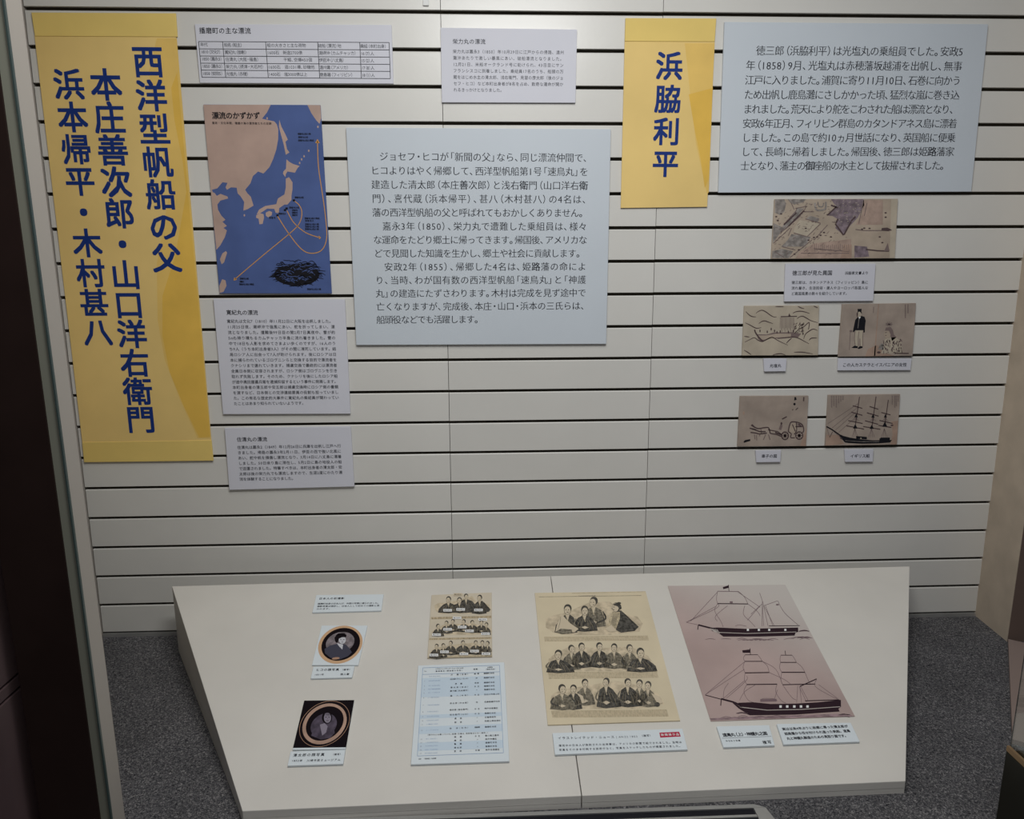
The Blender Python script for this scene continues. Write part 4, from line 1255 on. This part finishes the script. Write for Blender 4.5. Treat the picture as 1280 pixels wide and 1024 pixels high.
# upper ship
k.poly([(268, 280), (310, 277), (480, 285), (780, 277), (781, 302), (765, 308), (760, 324), (560, 330), (345, 330), (310, 305), (280, 298)], SHIPINK, 1)
k.line([(300, 305), (480, 312), (770, 303)], 3, SHIPP_G, 2)
k.line([(200, 262), (270, 280), (312, 290)], 8, SHIPINK, 1)
k.line([(200, 262), (196, 290)], 4, SHIPINK, 1)
for x in (488, 552, 612, 706):
    k.rect(x - 6, 285, x + 6, 297, WHITE, 3)
k.line([(610, 268), (790, 266)], 3.5, SHIPINK, 1)
k.line([(312, 66), (435, 68)], 3, SHIPLINE, 1)
k.line([(312, 138), (488, 140)], 4.5, SHIPINK, 1)
k.line([(383, 130), (400, 130)], 9, SHIPLINE, 1)
k.line([(375, 28), (378, 66)], 3, SHIPINK, 1)
k.poly([(342, 42), (376, 32), (376, 46), (345, 54)], SHIPINK, 2)
for c_ in ([(312, 66), (305, 110), (312, 138)], [(435, 68), (468, 100), (488, 140)], [(312, 138), (295, 180), (330, 240), (345, 275)], [(470, 150), (462, 200), (500, 240), (530, 272)], [(488, 140), (540, 180), (560, 210)], [(130, 247), (300, 155)], [(130, 247), (305, 165), (312, 138)],
           [(130, 247), (200, 262)], [(155, 240), (312, 70)], [(370, 150), (300, 210), (310, 240)], [(485, 235), (560, 150)], [(505, 200), (570, 140)], [(575, 130), (556, 75)], [(572, 125), (570, 270)], [(582, 150), (660, 122)], [(580, 150), (640, 265)], [(590, 150), (632, 265)],
           [(575, 130), (605, 268)], [(572, 140), (580, 268)], [(662, 122), (700, 190), (780, 262)], [(415, 268), (440, 262), (480, 270)], [(430, 70), (560, 160)]):
    k.curve(c_, 2.2, SHIPLINE, 1, n=4)
k.rect(652, 140, 668, 148, SHIPLINE, 2)
# lower ship
k.poly([(432, 715), (520, 712), (620, 722), (760, 720), (900, 712), (1029, 698), (1030, 738), (1015, 750), (1022, 766), (760, 784), (500, 788), (480, 780), (440, 738)], SHIPINK, 1)
k.line([(440, 740), (600, 758), (800, 754), (1025, 738)], 3.5, SHIPP_G, 2)
k.line([(332, 692), (400, 710), (445, 728)], 9, SHIPINK, 1)
k.line([(333, 692), (330, 732)], 4.5, SHIPINK, 1)
for x in (678, 717, 758, 797, 835):
    k.rect(x - 7, 730, x + 7, 744, WHITE, 3)
for a_, b_2, w_ in (((472, 436), (545, 435), 3), ((470, 474), (572, 474), 4), ((472, 541), (612, 539), 5), ((482, 609), (658, 607), 5), ((680, 438), (745, 438), 3), ((678, 480), (770, 480), 4), ((685, 538), (820, 538), 5), ((690, 610), (880, 606), 4.5), ((790, 620), (888, 576), 5), ((820, 704), (1020, 698), 5), ((240, 670), (335, 695), 4)):
    k.line([a_, b_2], w_, SHIPINK, 1)
k.poly([(455, 410), (503, 404), (503, 424), (458, 424)], SHIPINK, 2)
k.line([(500, 398), (503, 434)], 3, SHIPINK, 1)
k.line([(704, 412), (708, 438)], 3, SHIPINK, 1)
for c_ in ([(240, 668), (440, 500), (470, 478)], [(240, 668), (468, 520)], [(345, 690), (470, 585)], [(362, 690), (475, 590), (482, 560)], [(472, 436), (462, 455), (470, 474)], [(470, 474), (460, 508), (472, 541)], [(472, 541), (468, 580), (482, 609)], [(545, 435), (560, 455), (572, 474)],
           [(572, 474), (600, 500), (612, 539)], [(680, 438), (675, 460), (678, 480)], [(678, 480), (672, 510), (685, 538)], [(745, 438), (760, 460), (770, 480)], [(770, 480), (800, 505), (820, 538)], [(685, 538), (680, 580), (690, 610)], [(820, 538), (835, 575), (850, 605)],
           [(482, 609), (465, 650), (490, 700), (530, 715)], [(658, 607), (650, 650), (680, 700), (710, 718)], [(345, 690), (350, 640), (375, 600)], [(440, 700), (470, 650), (530, 612)], [(690, 610), (740, 680), (770, 700)], [(660, 640), (640, 700)], [(778, 615), (772, 715)], [(790, 620), (800, 715)],
           [(795, 620), (840, 705)], [(788, 625), (830, 712)], [(888, 578), (880, 620), (960, 670), (1020, 698)], [(900, 610), (1010, 690)], [(560, 700), (580, 690), (640, 692), (660, 705)], [(572, 474), (650, 520), (690, 610)], [(612, 539), (700, 580), (740, 610)]):
    k.curve(c_, 2.2, SHIPLINE, 1, n=4)
k.line([(560, 702), (655, 700)], 14, SHIPLINE, 0)
for i in range(6):
    k.line([(400 + i * 9, 715 + i * 3), (440 + i * 6, 750 + i * 4)], 3, SHIPINK, 2)
    k.line([(268 + i * 8, 283 + i), (295 + i * 6, 302 + i * 2)], 2.5, SHIPP_G, 2)
for y, x0, x1 in ((345, 240, 850), (352, 430, 640), (338, 740, 866), (300, 785, 846), (795, 430, 1085), (786, 1015, 1088), (803, 330, 700), (778, 430, 480)):
    for i in range(7):
        a_ = x0 + (x1 - x0 - 62) * i / 6
        k.curve([(a_, y + rr.uniform(-3, 3)), (a_ + 30, y - 5 + rr.uniform(-3, 3)), (a_ + 60, y + rr.uniform(-3, 3))], 3, SHIPLINE, 1, True, 3)
k.poly([(266, 806), (480, 796), (1010, 780), (1092, 788), (1096, 794), (275, 817)], SHIPP_D, 0)

ZD = (895, 905, 6.92)
s = Sheet('caption_card', 'caption card with a ruled line under its title, before the ship drawing', 'card', TABLE,
          [(895.7, 907.9), (961.5, 906.4), (968.4, 931.9), (904.4, 934.3)], 0.006, BOARD_T)
k = Ink(s, 'lettering', ZD)
k.text('速鳥丸（上）・神護丸之図', (58, 97), (442, 82), 39, INK, 'b', comp=True)
k.line([(50, 124), (478, 108)], 2.4, INK_G, 1)
k.text('みなもと文庫', (82, 148), (212, 144), 19, INK, 's')
k.text('複写', (400, 162), (482, 156), 37, INK, 's')
s = Sheet('caption_card', 'caption card with three bold lines, before the ship drawing', 'card', TABLE,
          [(970.9, 905), (1063.4, 903.3), (1074.9, 927.2), (979.5, 930.8)], 0.006, BOARD_T)
k = Ink(s, 'lettering', ZD)
k.block(['実は以来4年ぶりに故郷に帰った清太郎が', '姫路藩から任せ付けられ造った帆船、速鳥', '丸と神護丸製造のための見取り図です。'], (572, 46), (612, 128), (1140, 20), (1180, 100), 30, {2: .93}, INK, 'b')

# small white magnet on the top slat, and a scuff of tape below it
s = Sheet('wall_magnet', 'small round-cornered white magnet on the slat at the top centre edge', 'magnet', WALL, [(528.5, -2), (536, -2), (536, 7), (528.5, 7)], 0.004, WHITE)
s.o.modifiers['bevel'].width = 0.002
s.o.modifiers['bevel'].segments = 3

finalize()
